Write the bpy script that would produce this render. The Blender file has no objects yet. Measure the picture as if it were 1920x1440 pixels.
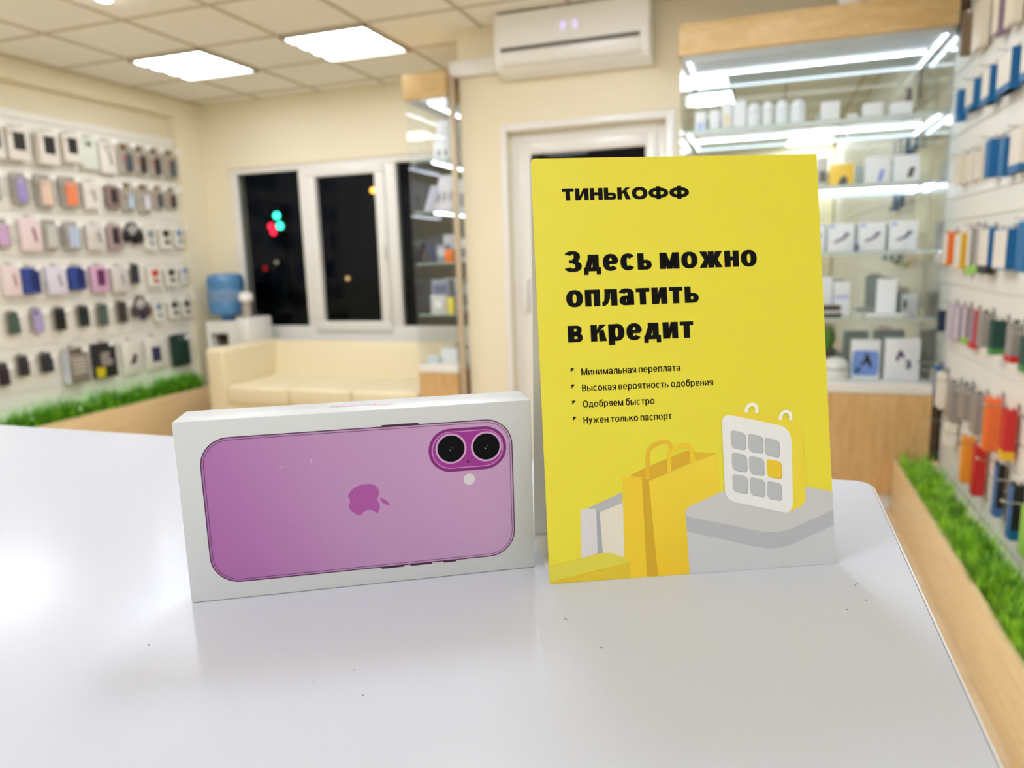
import bpy, bmesh, math, random
from mathutils import Vector, Matrix

sc = bpy.context.scene
COL = sc.collection
PI = math.pi
random.seed(7)

# ------------------------------------------------------------------ camera
CAMZ = 1.33
YAW, PITCH, ROLL, FPX = 0.3357, 0.1714, -0.0294, 1362.5
def cam_axes():
    cy, sy = math.cos(YAW), math.sin(YAW)
    f = Vector((-sy, cy, 0)); r = Vector((cy, sy, 0)); u = Vector((0, 0, 1))
    cp, sp = math.cos(PITCH), math.sin(PITCH)
    f2 = f * cp - u * sp; u2 = u * cp + f * sp
    cr, sr = math.cos(ROLL), math.sin(ROLL)
    return r * cr + u2 * sr, u2 * cr - r * sr, f2
_r, _u, _f = cam_axes()
cd = bpy.data.cameras.new('camera'); cam = bpy.data.objects.new('camera', cd); COL.objects.link(cam)
cam.matrix_world = Matrix(((_r.x, _u.x, -_f.x, 0), (_r.y, _u.y, -_f.y, 0), (_r.z, _u.z, -_f.z, CAMZ), (0, 0, 0, 1)))
cd.sensor_width = 36; cd.lens = FPX * 36 / 1920
cd.clip_start = 0.01; cd.clip_end = 200
cd.dof.use_dof = True; cd.dof.focus_distance = 0.358; cd.dof.aperture_fstop = 8.8
sc.camera = cam

# ------------------------------------------------------------------ world, exposure, light levels
w = bpy.data.worlds.new('night'); sc.world = w; w.use_nodes = True
w.node_tree.nodes['Background'].inputs[0].default_value = (0.05, 0.07, 0.12, 1)
w.node_tree.nodes['Background'].inputs[1].default_value = 0.04
sc.view_settings.view_transform = 'Standard'
sc.view_settings.look = 'None'
sc.view_settings.exposure = 0.50
sc.view_settings.gamma = 1
TUBE = 10.5          # ceiling luminaires over the sales floor
TUBE_NEAR = 19.0     # luminaires around the counter, some added for brightness
LED = 7.0           # LED strips in the showcases
SPOT = 80.0          # small ceiling spots
PLANTER_LED = 7.5

# ------------------------------------------------------------------ helpers
def lin(c):
    return tuple(((v / 255) / 12.92 if v / 255 <= 0.04045 else ((v / 255 + 0.055) / 1.055) ** 2.4) for v in c)
MATS = {}
def mat(name, rgb=(200, 200, 200), rough=0.5, metal=0.0, spec=0.5, emit=0.0, var=0.0, scale=8.0, bump=0.0, bscale=60.0, coat=0.0):
    if name in MATS: return MATS[name]
    m = bpy.data.materials.new(name); m.use_nodes = True
    nt = m.node_tree; b = nt.nodes['Principled BSDF']
    c = lin(rgb)
    b.inputs['Base Color'].default_value = (*c, 1)
    b.inputs['Roughness'].default_value = rough
    b.inputs['Metallic'].default_value = metal
    b.inputs['Specular IOR Level'].default_value = spec
    b.inputs['Coat Weight'].default_value = coat
    if emit:
        b.inputs['Emission Color'].default_value = (*c, 1)
        b.inputs['Emission Strength'].default_value = emit
    if var or bump:
        tc = nt.nodes.new('ShaderNodeTexCoord')
        n = nt.nodes.new('ShaderNodeTexNoise'); n.inputs['Scale'].default_value = scale; n.inputs['Detail'].default_value = 4
        nt.links.new(tc.outputs['Object'], n.inputs['Vector'])
        if var:
            mx = nt.nodes.new('ShaderNodeMix'); mx.data_type = 'RGBA'
            mx.inputs['A'].default_value = (*[v * (1 - var) for v in c], 1)
            mx.inputs['B'].default_value = (*[min(1, v * (1 + var)) for v in c], 1)
            nt.links.new(n.outputs['Fac'], mx.inputs['Factor'])
            nt.links.new(mx.outputs['Result'], b.inputs['Base Color'])
        if bump:
            n2 = nt.nodes.new('ShaderNodeTexNoise'); n2.inputs['Scale'].default_value = bscale; n2.inputs['Detail'].default_value = 3
            nt.links.new(tc.outputs['Object'], n2.inputs['Vector'])
            bp = nt.nodes.new('ShaderNodeBump'); bp.inputs['Strength'].default_value = bump; bp.inputs['Distance'].default_value = 0.002
            nt.links.new(n2.outputs['Fac'], bp.inputs['Height'])
            nt.links.new(bp.outputs['Normal'], b.inputs['Normal'])
    MATS[name] = m
    return m

def wood(name, a, b_, stretch=(1, 1, 0.12), rough=0.42):
    m = bpy.data.materials.new(name); m.use_nodes = True
    nt = m.node_tree; b = nt.nodes['Principled BSDF']; b.inputs['Roughness'].default_value = rough
    tc = nt.nodes.new('ShaderNodeTexCoord'); mp = nt.nodes.new('ShaderNodeMapping'); mp.inputs['Scale'].default_value = stretch
    nt.links.new(tc.outputs['Object'], mp.inputs['Vector'])
    n = nt.nodes.new('ShaderNodeTexNoise'); n.inputs['Scale'].default_value = 9; n.inputs['Detail'].default_value = 8; n.inputs['Roughness'].default_value = 0.65; n.inputs['Distortion'].default_value = 0.8
    nt.links.new(mp.outputs['Vector'], n.inputs['Vector'])
    n2 = nt.nodes.new('ShaderNodeTexNoise'); n2.inputs['Scale'].default_value = 55; n2.inputs['Detail'].default_value = 3
    nt.links.new(mp.outputs['Vector'], n2.inputs['Vector'])
    ad = nt.nodes.new('ShaderNodeMath'); ad.operation = 'MULTIPLY_ADD'; ad.inputs[1].default_value = 0.35
    nt.links.new(n2.outputs['Fac'], ad.inputs[0]); nt.links.new(n.outputs['Fac'], ad.inputs[2])
    r = nt.nodes.new('ShaderNodeValToRGB')
    r.color_ramp.elements[0].position = 0.5; r.color_ramp.elements[0].color = (*lin(b_), 1)
    r.color_ramp.elements[1].position = 0.85; r.color_ramp.elements[1].color = (*lin(a), 1)
    nt.links.new(ad.outputs[0], r.inputs['Fac']); nt.links.new(r.outputs['Color'], b.inputs['Base Color'])
    return m

def glass(name, tint=(1, 1, 1), ior=1.5, rough=0.0, gain=1.0):
    """thin pane: clear transmission plus Fresnel reflection"""
    m = bpy.data.materials.new(name); m.use_nodes = True
    nt = m.node_tree; nt.nodes.clear()
    o = nt.nodes.new('ShaderNodeOutputMaterial'); t = nt.nodes.new('ShaderNodeBsdfTransparent'); g = nt.nodes.new('ShaderNodeBsdfGlossy')
    t.inputs['Color'].default_value = (*tint, 1); g.inputs['Roughness'].default_value = rough
    g.inputs['Color'].default_value = (gain, gain, gain, 1)
    lw = nt.nodes.new('ShaderNodeLayerWeight'); lw.inputs['Blend'].default_value = 0.5
    pw = nt.nodes.new('ShaderNodeMath'); pw.operation = 'POWER'; pw.inputs[1].default_value = 5.0
    f = nt.nodes.new('ShaderNodeMath'); f.operation = 'MULTIPLY_ADD'; f.inputs[1].default_value = 0.97; f.inputs[2].default_value = 0.03
    nt.links.new(lw.outputs['Facing'], pw.inputs[0]); nt.links.new(pw.outputs[0], f.inputs[0])
    mx = nt.nodes.new('ShaderNodeMixShader')
    nt.links.new(f.outputs[0], mx.inputs[0]); nt.links.new(t.outputs[0], mx.inputs[1]); nt.links.new(g.outputs[0], mx.inputs[2])
    nt.links.new(mx.outputs[0], o.inputs['Surface'])
    MATS[name] = m
    return m

def film(name, rgb, alpha=0.45, rough=0.25):
    """translucent plastic packaging"""
    if name in MATS: return MATS[name]
    m = mat(name, rgb, rough)
    m.node_tree.nodes['Principled BSDF'].inputs['Alpha'].default_value = alpha
    return m

class MB:
    def __init__(s): s.bm = bmesh.new()
    def box(s, x0, x1, y0, y1, z0, z1):
        v = [s.bm.verts.new((x, y, z)) for x in (x0, x1) for y in (y0, y1) for z in (z0, z1)]
        for f in ((0, 1, 3, 2), (4, 6, 7, 5), (0, 4, 5, 1), (2, 3, 7, 6), (0, 2, 6, 4), (1, 5, 7, 3)):
            s.bm.faces.new([v[i] for i in f])
        return s
    def prism(s, pts, d, axis='z', o=0.0):
        """polygon pts (a,b) extruded from o by d along an axis. z:(x,y) x:(y,z) y:(x,z)"""
        def P(a, b, c): return {'z': (a, b, c), 'x': (c, a, b), 'y': (a, c, b)}[axis]
        lo = [s.bm.verts.new(P(a, b, o)) for a, b in pts]; hi = [s.bm.verts.new(P(a, b, o + d)) for a, b in pts]
        n = len(pts)
        s.bm.faces.new(lo[::-1]); s.bm.faces.new(hi)
        for i in range(n): s.bm.faces.new((lo[i], lo[(i + 1) % n], hi[(i + 1) % n], hi[i]))
        return s
    def poly(s, pts):
        s.bm.faces.new([s.bm.verts.new(p) for p in pts]); return s
    def cyl(s, p0, p1, r0, r1=None, n=16, caps=True):
        p0, p1 = Vector(p0), Vector(p1); r1 = r0 if r1 is None else r1
        d = (p1 - p0).normalized(); a = d.orthogonal().normalized(); b = d.cross(a)
        A = [s.bm.verts.new(p0 + (a * math.cos(2 * PI * i / n) + b * math.sin(2 * PI * i / n)) * r0) for i in range(n)]
        B = [s.bm.verts.new(p1 + (a * math.cos(2 * PI * i / n) + b * math.sin(2 * PI * i / n)) * r1) for i in range(n)]
        for i in range(n): s.bm.faces.new((A[i], A[(i + 1) % n], B[(i + 1) % n], B[i]))
        if caps: s.bm.faces.new(A[::-1]); s.bm.faces.new(B)
        return s
    def lathe(s, prof, c, n=28):
        """(r,z) profile turned about a vertical axis through c"""
        rings = [[s.bm.verts.new((c[0] + r * math.cos(2 * PI * i / n), c[1] + r * math.sin(2 * PI * i / n), c[2] + z)) for i in range(n)] for r, z in prof]
        for A, B in zip(rings, rings[1:]):
            for i in range(n): s.bm.faces.new((A[i], A[(i + 1) % n], B[(i + 1) % n], B[i]))
        s.bm.faces.new(rings[0][::-1]); s.bm.faces.new(rings[-1])
        return s
    def tube(s, pts, r, n=8):
        pts = [Vector(p) for p in pts]; rings = []
        for i, p in enumerate(pts):
            d = (pts[min(i + 1, len(pts) - 1)] - pts[max(i - 1, 0)]).normalized()
            ref = Vector((0, 0, 1)) if abs(d.z) < 0.9 else Vector((1, 0, 0))
            a = d.cross(ref).normalized(); b = d.cross(a)
            rings.append([s.bm.verts.new(p + (a * math.cos(2 * PI * k / n) + b * math.sin(2 * PI * k / n)) * r) for k in range(n)])
        for A, B in zip(rings, rings[1:]):
            for k in range(n): s.bm.faces.new((A[k], A[(k + 1) % n], B[(k + 1) % n], B[k]))
        s.bm.faces.new(rings[0][::-1]); s.bm.faces.new(rings[-1])
        return s
    def build(s, name, m, parent=None, bevel=0.0, seg=2, smooth=False, mtx=None):
        bm = s.bm
        bmesh.ops.recalc_face_normals(bm, faces=bm.faces)
        if bevel:
            bmesh.ops.bevel(bm, geom=[e for e in bm.edges if e.is_manifold and e.calc_face_angle(0) > 0.5], offset=bevel, segments=seg, profile=0.5, affect='EDGES')
        if mtx is not None: bm.transform(mtx)
        me = bpy.data.meshes.new(name); bm.to_mesh(me); bm.free()
        me.materials.append(m)
        if smooth or bevel:
            me.polygons.foreach_set('use_smooth', [True] * len(me.polygons))
            try: me.set_sharp_from_angle(angle=math.radians(40))
            except Exception: pass
        o = bpy.data.objects.new(name, me); COL.objects.link(o)
        if parent is not None: o.parent = parent
        return o

def tag(o, label, cat, group=None, kind=None):
    o['label'] = label; o['category'] = cat
    if group: o['group'] = group
    if kind: o['kind'] = kind
    return o
def thing(name, label, cat, group=None, loc=None):
    o = bpy.data.objects.new(name, None); COL.objects.link(o); o.empty_display_size = 0.05
    if loc is not None: o.location = loc
    return tag(o, label, cat, group)
def struct(o): o['kind'] = 'structure'; return o
def rrect(x0, x1, y0, y1, r, n=6):
    p = []
    for cx, cy, a in ((x1 - r, y1 - r, 0), (x0 + r, y1 - r, 90), (x0 + r, y0 + r, 180), (x1 - r, y0 + r, 270)):
        for i in range(n + 1):
            t = math.radians(a + 90 * i / n); p.append((cx + r * math.cos(t), cy + r * math.sin(t)))
    return p
def circ(cx, cy, r, n=32, ry=None):
    return [(cx + r * math.cos(2 * PI * i / n), cy + (ry or r) * math.sin(2 * PI * i / n)) for i in range(n)]

# ------------------------------------------------------------------ materials
WALL = mat('cream wall paint', (244, 234, 206), 0.85, spec=0.2, var=0.02, scale=3)
SOFFIT = WALL
TILE = mat('ceiling tile', (250, 246, 234), 0.95, spec=0.1, var=0.03, scale=40)
TBAR = mat('ceiling grid bar', (206, 194, 168), 0.7)
FLOOR = wood('pale laminate floor', (226, 206, 172), (208, 184, 146), (0.25, 2, 1), 0.35)
OAK = wood('light oak laminate', (204, 172, 122), (178, 142, 92), (0.9, 0.9, 0.9), 0.4)
OAKH = wood('oak laminate board', (242, 216, 168), (226, 194, 142), (6, 0.5, 6), 0.4)
OAKX = wood('oak laminate header board', (228, 198, 142), (208, 172, 112), (.6, 3, 3), 0.4)
OAKV = wood('oak laminate upright', (226, 188, 132), (202, 160, 102), (5, 5, 0.5), 0.4)
UPVC = mat('white window plastic', (240, 238, 232), 0.3, coat=0.2)
WHITE = mat('white plastic', (240, 238, 233), 0.35)
SLAT = mat('white slatwall laminate', (242, 238, 228), 0.4)
GROOVE = SLAT
COUNTER = mat('white high gloss laminate', (212, 216, 225), 0.15, spec=0.14, bump=0.03, bscale=420)
COUNTER.node_tree.nodes['Principled BSDF'].inputs['IOR'].default_value = 1.28
EDGE = mat('white counter edge band', (240, 241, 244), 0.3)
DARKJ = mat('dark joint', (70, 72, 76), 0.8)
CHROME = mat('chrome wire', (200, 198, 192), 0.25, metal=1.0)
MIRROR = mat('showcase mirror', (205, 212, 206), 0.0, metal=1.0)
CLEAR = glass('clear showcase glass', (0.985, 0.995, 0.99), 1.45)
SHELFG = glass('green edged shelf glass', (0.95, 0.98, 0.965), 1.45)
PANE = glass('night window glass', (0.75, 0.78, 0.78), 1.45, gain=0.35)
LEATHER = mat('cream leather', (240, 226, 190), 0.45, bump=0.12, bscale=120)
BLACK = mat('black plastic', (22, 22, 24), 0.4)
TAGM = mat('white price tag', (246, 244, 238), 0.5)

# LED strip with separate diodes
def led_mat(name, rgb, strength, axis):
    m = bpy.data.materials.new(name); m.use_nodes = True
    nt = m.node_tree; b = nt.nodes['Principled BSDF']
    b.inputs['Base Color'].default_value = (*lin((235, 238, 245)), 1)
    b.inputs['Emission Color'].default_value = (*lin(rgb), 1)
    tc = nt.nodes.new('ShaderNodeTexCoord'); sx = nt.nodes.new('ShaderNodeSeparateXYZ')
    nt.links.new(tc.outputs['Object'], sx.inputs[0])
    mu = nt.nodes.new('ShaderNodeMath'); mu.operation = 'MULTIPLY'; mu.inputs[1].default_value = 1 / 0.0167
    nt.links.new(sx.outputs[axis], mu.inputs[0])
    fr = nt.nodes.new('ShaderNodeMath'); fr.operation = 'FRACT'; nt.links.new(mu.outputs[0], fr.inputs[0])
    gt = nt.nodes.new('ShaderNodeMath'); gt.operation = 'GREATER_THAN'; gt.inputs[1].default_value = 0.62
    nt.links.new(fr.outputs[0], gt.inputs[0])
    ma = nt.nodes.new('ShaderNodeMath'); ma.operation = 'MULTIPLY_ADD'; ma.inputs[1].default_value = strength * 1.7; ma.inputs[2].default_value = strength * 0.35
    nt.links.new(gt.outputs[0], ma.inputs[0]); nt.links.new(ma.outputs[0], b.inputs['Emission Strength'])
    return m
LEDX = led_mat('cool led strip lengthwise', (228, 236, 255), LED, 0)
LEDF = led_mat('dim front led strip', (228, 236, 255), LED * .3, 0)
LEDY = led_mat('cool led strip depthwise', (228, 236, 255), LED, 1)
TUBEM = mat('fluorescent tube', (242, 246, 255), 0.4, emit=TUBE)
TUBEN = mat('cool fluorescent tube', (236, 242, 255), 0.4, emit=TUBE_NEAR)
SPOTM = mat('ceiling spot lens', (240, 244, 255), 0.4, emit=SPOT)
GLOWM = mat('planter led diffuser', (246, 255, 244), 0.4, emit=PLANTER_LED)

# ------------------------------------------------------------------ room shell
XL, XP, YB, YA, YR, ZC = -4.78, -4.68, 5.40, 4.41, -2.20, 2.72
XR = 0.85
struct(MB().box(XL - .1, XR + .2, YR - .1, YB + .2, -0.1, 0).build('floor', FLOOR))
ceil = struct(MB().box(XL - .1, XR + .2, YR - .1, YB + .2, ZC, ZC + .1).build('ceiling', TILE))
g = MB()
for k in range(-1, 10):
    x = -4.07 + .6 * k
    if XP < x < XR: g.box(x - .012, x + .012, YR, YB, ZC - .006, ZC + .001)
for k in range(-11, 3):
    y = 4.05 + .6 * k
    if YR < y < YB: g.box(XP, XR, y - .012, y + .012, ZC - .005, ZC + .001)
g.build('ceiling_grid', TBAR, ceil)
struct(MB().box(XL - .1, XL, YR - .1, YB + .2, 0, ZC).build('wall_left', WALL))
struct(MB().box(XL, XP, YR, YB, 2.575, ZC).build('trim_1', SOFFIT))                  # boxed beam over the left wall
struct(MB().box(XL, XP, 5.085, YB, 0, 2.575).build('trim_2', SOFFIT))                # pilaster in the corner
WX0, WX1, WZ0, WZ1 = -4.44, -2.10, 0.665, 2.165
m = MB().box(XL, WX0, YB, YB + .2, 0, ZC).box(WX1, -1.83, YB, YB + .2, 0, ZC).box(WX0, WX1, YB, YB + .2, 0, WZ0).box(WX0, WX1, YB, YB + .2, WZ1, ZC)
struct(m.build('wall_back', WALL))
DX0, DX1, DZ = -1.525, -0.556, 2.095
m = MB().box(-1.83, DX0, YA, YA + .16, 0, ZC).box(DX1, XR + .1, YA, YA + .16, 0, ZC).box(DX0, DX1, YA, YA + .16, DZ, ZC)
struct(m.build('wall_middle', WALL))
struct(MB().box(-1.83, -1.70, YA + .16, YB + .2, 0, ZC).build('wall_side', WALL))
struct(MB().box(XR + .02, XR + .15, YR - .1, YA, 0, ZC).build('wall_right', WALL))
struct(MB().box(XL, XR, YR - .1, YR, 0, ZC).build('wall_rear', WALL))

# window ---------------------------------------------------------------
wf = MB()
yw0, yw1 = YB + .015, YB + .085
wf.box(WX0, WX1, yw0, yw1, WZ1 - .05, WZ1).box(WX0, WX1, yw0, yw1, WZ0, .80)
for a, b in ((WX0, -4.38), (-3.745, -3.665), (-2.93, -2.83), (WX1 - .06, WX1)): wf.box(a, b, yw0, yw1, .80, WZ1 - .05)
win = struct(wf.build('window_1', UPVC, bevel=.004))
s = MB()
sx0, sx1, sz0, sz1 = -3.665, -2.93, .755, WZ1 - .045
s.box(sx0, sx1, YB - .005, YB + .06, sz1 - .075, sz1).box(sx0, sx1, YB - .005, YB + .06, sz0, .84)
s.box(sx0, sx0 + .085, YB - .005, YB + .06, .84, sz1 - .075).box(sx1 - .085, sx1, YB - .005, YB + .06, .84, sz1 - .075)
s.build('sash', UPVC, win, bevel=.006)
MB().box(-2.955, -2.94, YB - .04, YB - .01, 1.35, 1.47).build('handle', UPVC, win, bevel=.003)
for a, b in ((-4.38, -3.745), (-3.58, -3.015), (-2.83, WX1 - .06)):
    MB().box(a, b, YB + .045, YB + .05, .80, WZ1 - .05).build('pane', PANE, win)
MB().box(WX0 - .04, WX1 + .03, YB - .06, YB + .02, .64, .668).build('sill', UPVC, win, bevel=.006)

# door in the middle wall ----------------------------------------------
df = MB()
c = .055
df.box(DX0 - .035, DX0 + .002, YA - .022, YA, 0, DZ + .04).box(DX1 - .002, DX1 + .05, YA - .022, YA, 0, DZ + .04).box(DX0 + .002, DX1 - .002, YA - .022, YA, DZ - .002, DZ + .04)
df.box(DX0, DX0 + .055, YA + .06, YA + .15, 0, DZ).box(DX1 - .055, DX1, YA + .06, YA + .15, 0, DZ).box(DX0 + .055, DX1 - .055, YA + .06, YA + .15, DZ - .06, DZ)
door = struct(df.build('door_1', UPVC, bevel=.004))
lf = MB()
lx0, lx1, lz1 = DX0 + .055, DX1 - .055, DZ - .06
gx0, gx1, gz1 = lx0 + .075, lx1 - .075, lz1 - .075
lf.box(lx0, gx0, YA + .055, YA + .12, .01, lz1).box(gx1, lx1, YA + .055, YA + .12, .01, lz1).box(gx0, gx1, YA + .055, YA + .12, gz1, lz1).box(gx0, gx1, YA + .055, YA + .12, .01, .85)
lf.build('door_leaf', UPVC, door, bevel=.006)
MB().box(gx0, gx1, YA + .085, YA + .09, .85, gz1).build('pane', PANE, door)
MB().box(lx0 + .02, lx0 + .05, YA + .01, YA + .055, 1.0, 1.2).build('handle', UPVC, door, bevel=.008)

# left and right slatwalls ----------------------------------------------
def slatwall(x, face, y0, y1, z0, z1, off, name, label):
    """white panel of horizontal slats with dark grooves; face=+1 looks to +X"""
    t = .018
    b = MB(); b.box(*sorted((x - face * t, x - face * .008)), y0, y1, z0, z1)
    z = z0
    k = math.ceil((z0 - off) / .1)
    edges = [z0] + [off + .1 * i for i in range(k, 60) if z0 < off + .1 * i < z1] + [z1]
    for a, c_ in zip(edges, edges[1:]):
        b.box(*sorted((x - face * .008, x)), y0, y1, a + (.0055 if a != z0 else 0), c_ - (.0055 if c_ != z1 else 0))
    return tag(b.build(name, SLAT), label, 'wall panel')
SL = slatwall(-4.72, 1, YR + .3, 5.08, .20, 2.39, .033, 'slatwall_panel', 'white slatwall panel with grooves on the left wall behind phone cases')
MB().box(-4.7795, -4.7385, YR + .3, 5.08, .2, 2.39).build('backing_board', WHITE, SL)
SR = slatwall(.85, -1, YR + .3, 4.40, .24, 2.70, .043, 'slatwall_panel', 'white slatwall panel on the right wall behind hanging blue and orange packs')

# luminaires --------------------------------------------------------------
def luminaire(x, y, label, tm=None):
    t = thing('ceiling_light', label, 'ceiling light', 'square louvre lights in the tile ceiling', (x, y, ZC - .012))
    h = .2975
    f = MB().box(-h, h, -h, h, .002, .012)
    for a, b in ((-h, -h + .02), (h - .02, h)): f.box(a, b, -h, h, -.012, .002).box(-h, h, a, b, -.012, .002)
    f.build('housing', mat('grey louvre housing', (190, 184, 170), .5), t)
    for k in range(4):
        yc = -.21 + .14 * k
        p = [(yc + .050 * math.cos(PI + PI * i / 8), -.001 + .012 * math.sin(PI + PI * i / 8)) for i in range(9)]
        MB().prism(p, .55, 'x', -.275).build('tube', tm or TUBEM, t, smooth=True)
    return t
luminaire(-3.77, 4.35, 'square four-tube ceiling light nearer the left product wall')
luminaire(-2.565, 4.35, 'square four-tube ceiling light nearer the air conditioner')
luminaire(-3.77, 2.55, 'square ceiling light over the floor left of the counter')
luminaire(-2.565, 2.55, 'square ceiling light over the middle of the room')
luminaire(-1.00, 2.75, 'added square ceiling light brightening the wall and air conditioner by the door', TUBEN)  # unseen lamp added to brighten the air conditioner wall
luminaire(-3.77, .95, 'square ceiling light level with the white counter')
luminaire(-.60, 1.58, 'square ceiling light between the counter and the wide showcase', TUBEN)
luminaire(.50, -1.75, 'added square ceiling light at the rear right, lighting stand and phone box', TUBEN)  # unseen lamp added behind the camera to light stand and box fronts
luminaire(-2.57, -.75, 'added square ceiling light behind the counter on the left')  # unseen added lamp, more light on the counter from behind the camera
luminaire(-1.22, -.82, 'square ceiling light at the rear of the shop behind the counter', TUBEN)

def spot(x, y, label):
    t = thing('ceiling_spotlight', label, 'spotlight', 'small round ceiling spots', (x, y, ZC))
    MB().lathe([(.036, 0), (.046, -.002), (.046, -.010), (.036, -.014)], (0, 0, 0), 20).build('rim', WHITE, t, smooth=True)
    MB().lathe([(.034, -.010), (.034, -.017), (.022, -.021)], (0, 0, 0), 20).build('lens', SPOTM, t, smooth=True)
spot(-3.26, 3.14, 'small bright round spotlight at the top edge left of the square lights')
for i, x in enumerate((-.20, -.07, .06, .19)):
    spot(x, 3.1, ['first', 'second', 'third', 'fourth'][i] + ' from left of four round spots before the wide showcase')

# ------------------------------------------------------------------ counter
CT = CAMZ - .1588        # counter top height
cx1, cy1, cx0, cy0 = .0745, .5365, -1.45, -.25
t = thing('counter', 'white glossy counter that the phone box and yellow stand are on', 'counter', loc=(-.6, .15, 0))
pm = Matrix.Translation((.6, -.15, 0))
def rr1(i, r=.013):        # outline with rounded far right corner
    p = [(cx0 + i, cy0 + i), (cx1 - i, cy0 + i)]
    cxx, cyy = cx1 - r, cy1 - r
    for k in range(9):
        a = PI / 2 * k / 8; p.append((cxx + (r - i) * math.cos(a), cyy + (r - i) * math.sin(a)))
    return p + [(cx0 + i, cy1 - i)]
MB().prism(rr1(.0021), .034, 'z', CT - .034).build('worktop', COUNTER, t, mtx=pm)
b = MB(); b.prism(rr1(0), .0335, 'z', CT - .0342); b.build('edge_band', EDGE, t, bevel=.0012, mtx=pm)
MB().prism(rr1(.0017), .0338, 'z', CT - .0341).build('edge_joint', DARKJ, t, mtx=pm)
MB().box(cx0 + .02, cx1 - .014, cy0 + .02, cy1 - .014, .08, CT - .034).build('counter_body', WHITE, t, mtx=pm)
MB().box(cx0 + .05, cx1 - .04, cy0 + .05, cy1 - .04, 0, .08).build('plinth', mat('grey plinth', (120, 118, 116)), t, mtx=pm)
b = MB(); rnd = random.Random(3)
for px, py in ((0.046, 0.362), (0.048, 0.345), (0.039, 0.333), (-0.08, 0.291), (-0.079, 0.29), (-0.16, 0.216), (-0.149, 0.228), (-0.245, 0.22), (0.045, 0.36), (0.02, 0.336), (-0.059, 0.271), (-0.137, 0.214)):
    s_ = .00018 + .0002 * rnd.random(); b.box(px - s_, px + s_, py - s_ * .7, py + s_ * .7, CT, CT + s_ * .8)
tag(b.build('crumbs', mat('dark crumb', (92, 84, 76), .9)), 'tiny dark specks of dust scattered on the white counter', 'dust', kind='stuff')

# ------------------------------------------------------------------ phone box
bx = thing('phone_box', 'white phone box with a picture of a pink phone, standing on the counter', 'box', loc=(-.25561, .25656, CT))
bx.rotation_euler = (0, 0, .5133)
W_, H_, D_ = .1685, .0890, .0259
CARTON = mat('white coated carton', (212, 216, 218), .38, var=.012, scale=6)
MB().box(0, W_, 0, D_, .0002, H_).build('carton', CARTON, bx, bevel=.0006, seg=2)
def front(mb_pts, off, th=.00006):
    """flat print on the box front: (u,v) in mm, off = height above the card"""
    return [(u / 1000, v / 1000) for u, v in mb_pts], -off - th, th
def decal(name, pts, m, parent, lvl):
    P, o, d = front(pts, .00004 * lvl)
    return MB().prism(P, d, 'y', o).build(name, m, parent)
def band(out, inn):
    """ring between two outlines of equal count, as quads"""
    return [[out[i], out[(i + 1) % len(out)], inn[(i + 1) % len(inn)], inn[i]] for i in range(len(out))]
def decal_polys(name, polys, m, parent, lvl):
    b = MB(); y = -.00004 * lvl - .00006
    for p in polys: b.poly([(u / 1000, y, v / 1000) for u, v in p])
    return b.build(name, m, parent)

def grad_mat(name, stops, axis=0, rough=.35, lo=0, hi=.15, mix=0.0):
    m = bpy.data.materials.new(name); m.use_nodes = True
    nt = m.node_tree; bb = nt.nodes['Principled BSDF']; bb.inputs['Roughness'].default_value = rough
    tc = nt.nodes.new('ShaderNodeTexCoord'); sx = nt.nodes.new('ShaderNodeSeparateXYZ'); nt.links.new(tc.outputs['Object'], sx.inputs[0])
    nz = nt.nodes.new('ShaderNodeTexNoise'); nz.inputs['Scale'].default_value = 900; nt.links.new(tc.outputs['Object'], nz.inputs['Vector'])
    mr = nt.nodes.new('ShaderNodeMapRange'); mr.inputs['From Min'].default_value = lo; mr.inputs['From Max'].default_value = hi
    if mix:
        ad = nt.nodes.new('ShaderNodeMath'); ad.operation = 'MULTIPLY_ADD'; ad.inputs[1].default_value = mix
        nt.links.new(sx.outputs[2], ad.inputs[0]); nt.links.new(sx.outputs[axis], ad.inputs[2]); nt.links.new(ad.outputs[0], mr.inputs['Value'])
    else: nt.links.new(sx.outputs[axis], mr.inputs['Value'])
    a2 = nt.nodes.new('ShaderNodeMath'); a2.operation = 'MULTIPLY_ADD'; a2.inputs[1].default_value = .10
    nt.links.new(nz.outputs['Fac'], a2.inputs[0]); nt.links.new(mr.outputs[0], a2.inputs[2])
    r = nt.nodes.new('ShaderNodeValToRGB'); e = r.color_ramp.elements
    e[0].position, e[0].color = stops[0][0], (*lin(stops[0][1]), 1); e[1].position, e[1].color = stops[-1][0], (*lin(stops[-1][1]), 1)
    for p, c_ in stops[1:-1]:
        q = e.new(p); q.color = (*lin(c_), 1)
    nt.links.new(a2.outputs[0], r.inputs['Fac']); nt.links.new(r.outputs['Color'], bb.inputs['Base Color'])
    return m
PHONE = grad_mat('printed pink phone', [(0, (166, 92, 164)), (.3, (176, 114, 178)), (.62, (190, 144, 192)), (1, (200, 160, 202))], 0, .33, .0, .16, .35)
DPUR = mat('printed dark violet line', (66, 20, 66), .35)
MAG = mat('printed magenta', (158, 42, 148), .33)
MAGD = mat('printed deep magenta', (128, 22, 118), .33)
PINKR = mat('printed pale pink ring', (214, 168, 214), .33)
INK = mat('printed black', (8, 8, 11), .5, spec=.12)
pl_ = rrect(10.4, 158.6, 8.5, 80.4, 13.5, 10)
pic = decal('phone_picture', pl_, PHONE, bx, 1)
decal_polys('phone_outline', band(rrect(10.4, 158.6, 8.5, 80.4, 13.5, 10), rrect(10.9, 158.1, 9.0, 79.9, 13.0, 10)) + band(rrect(11.7, 157.3, 9.8, 79.1, 12.2, 10), rrect(11.95, 157.05, 10.05, 78.85, 11.95, 10)), DPUR, pic, 2)
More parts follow.
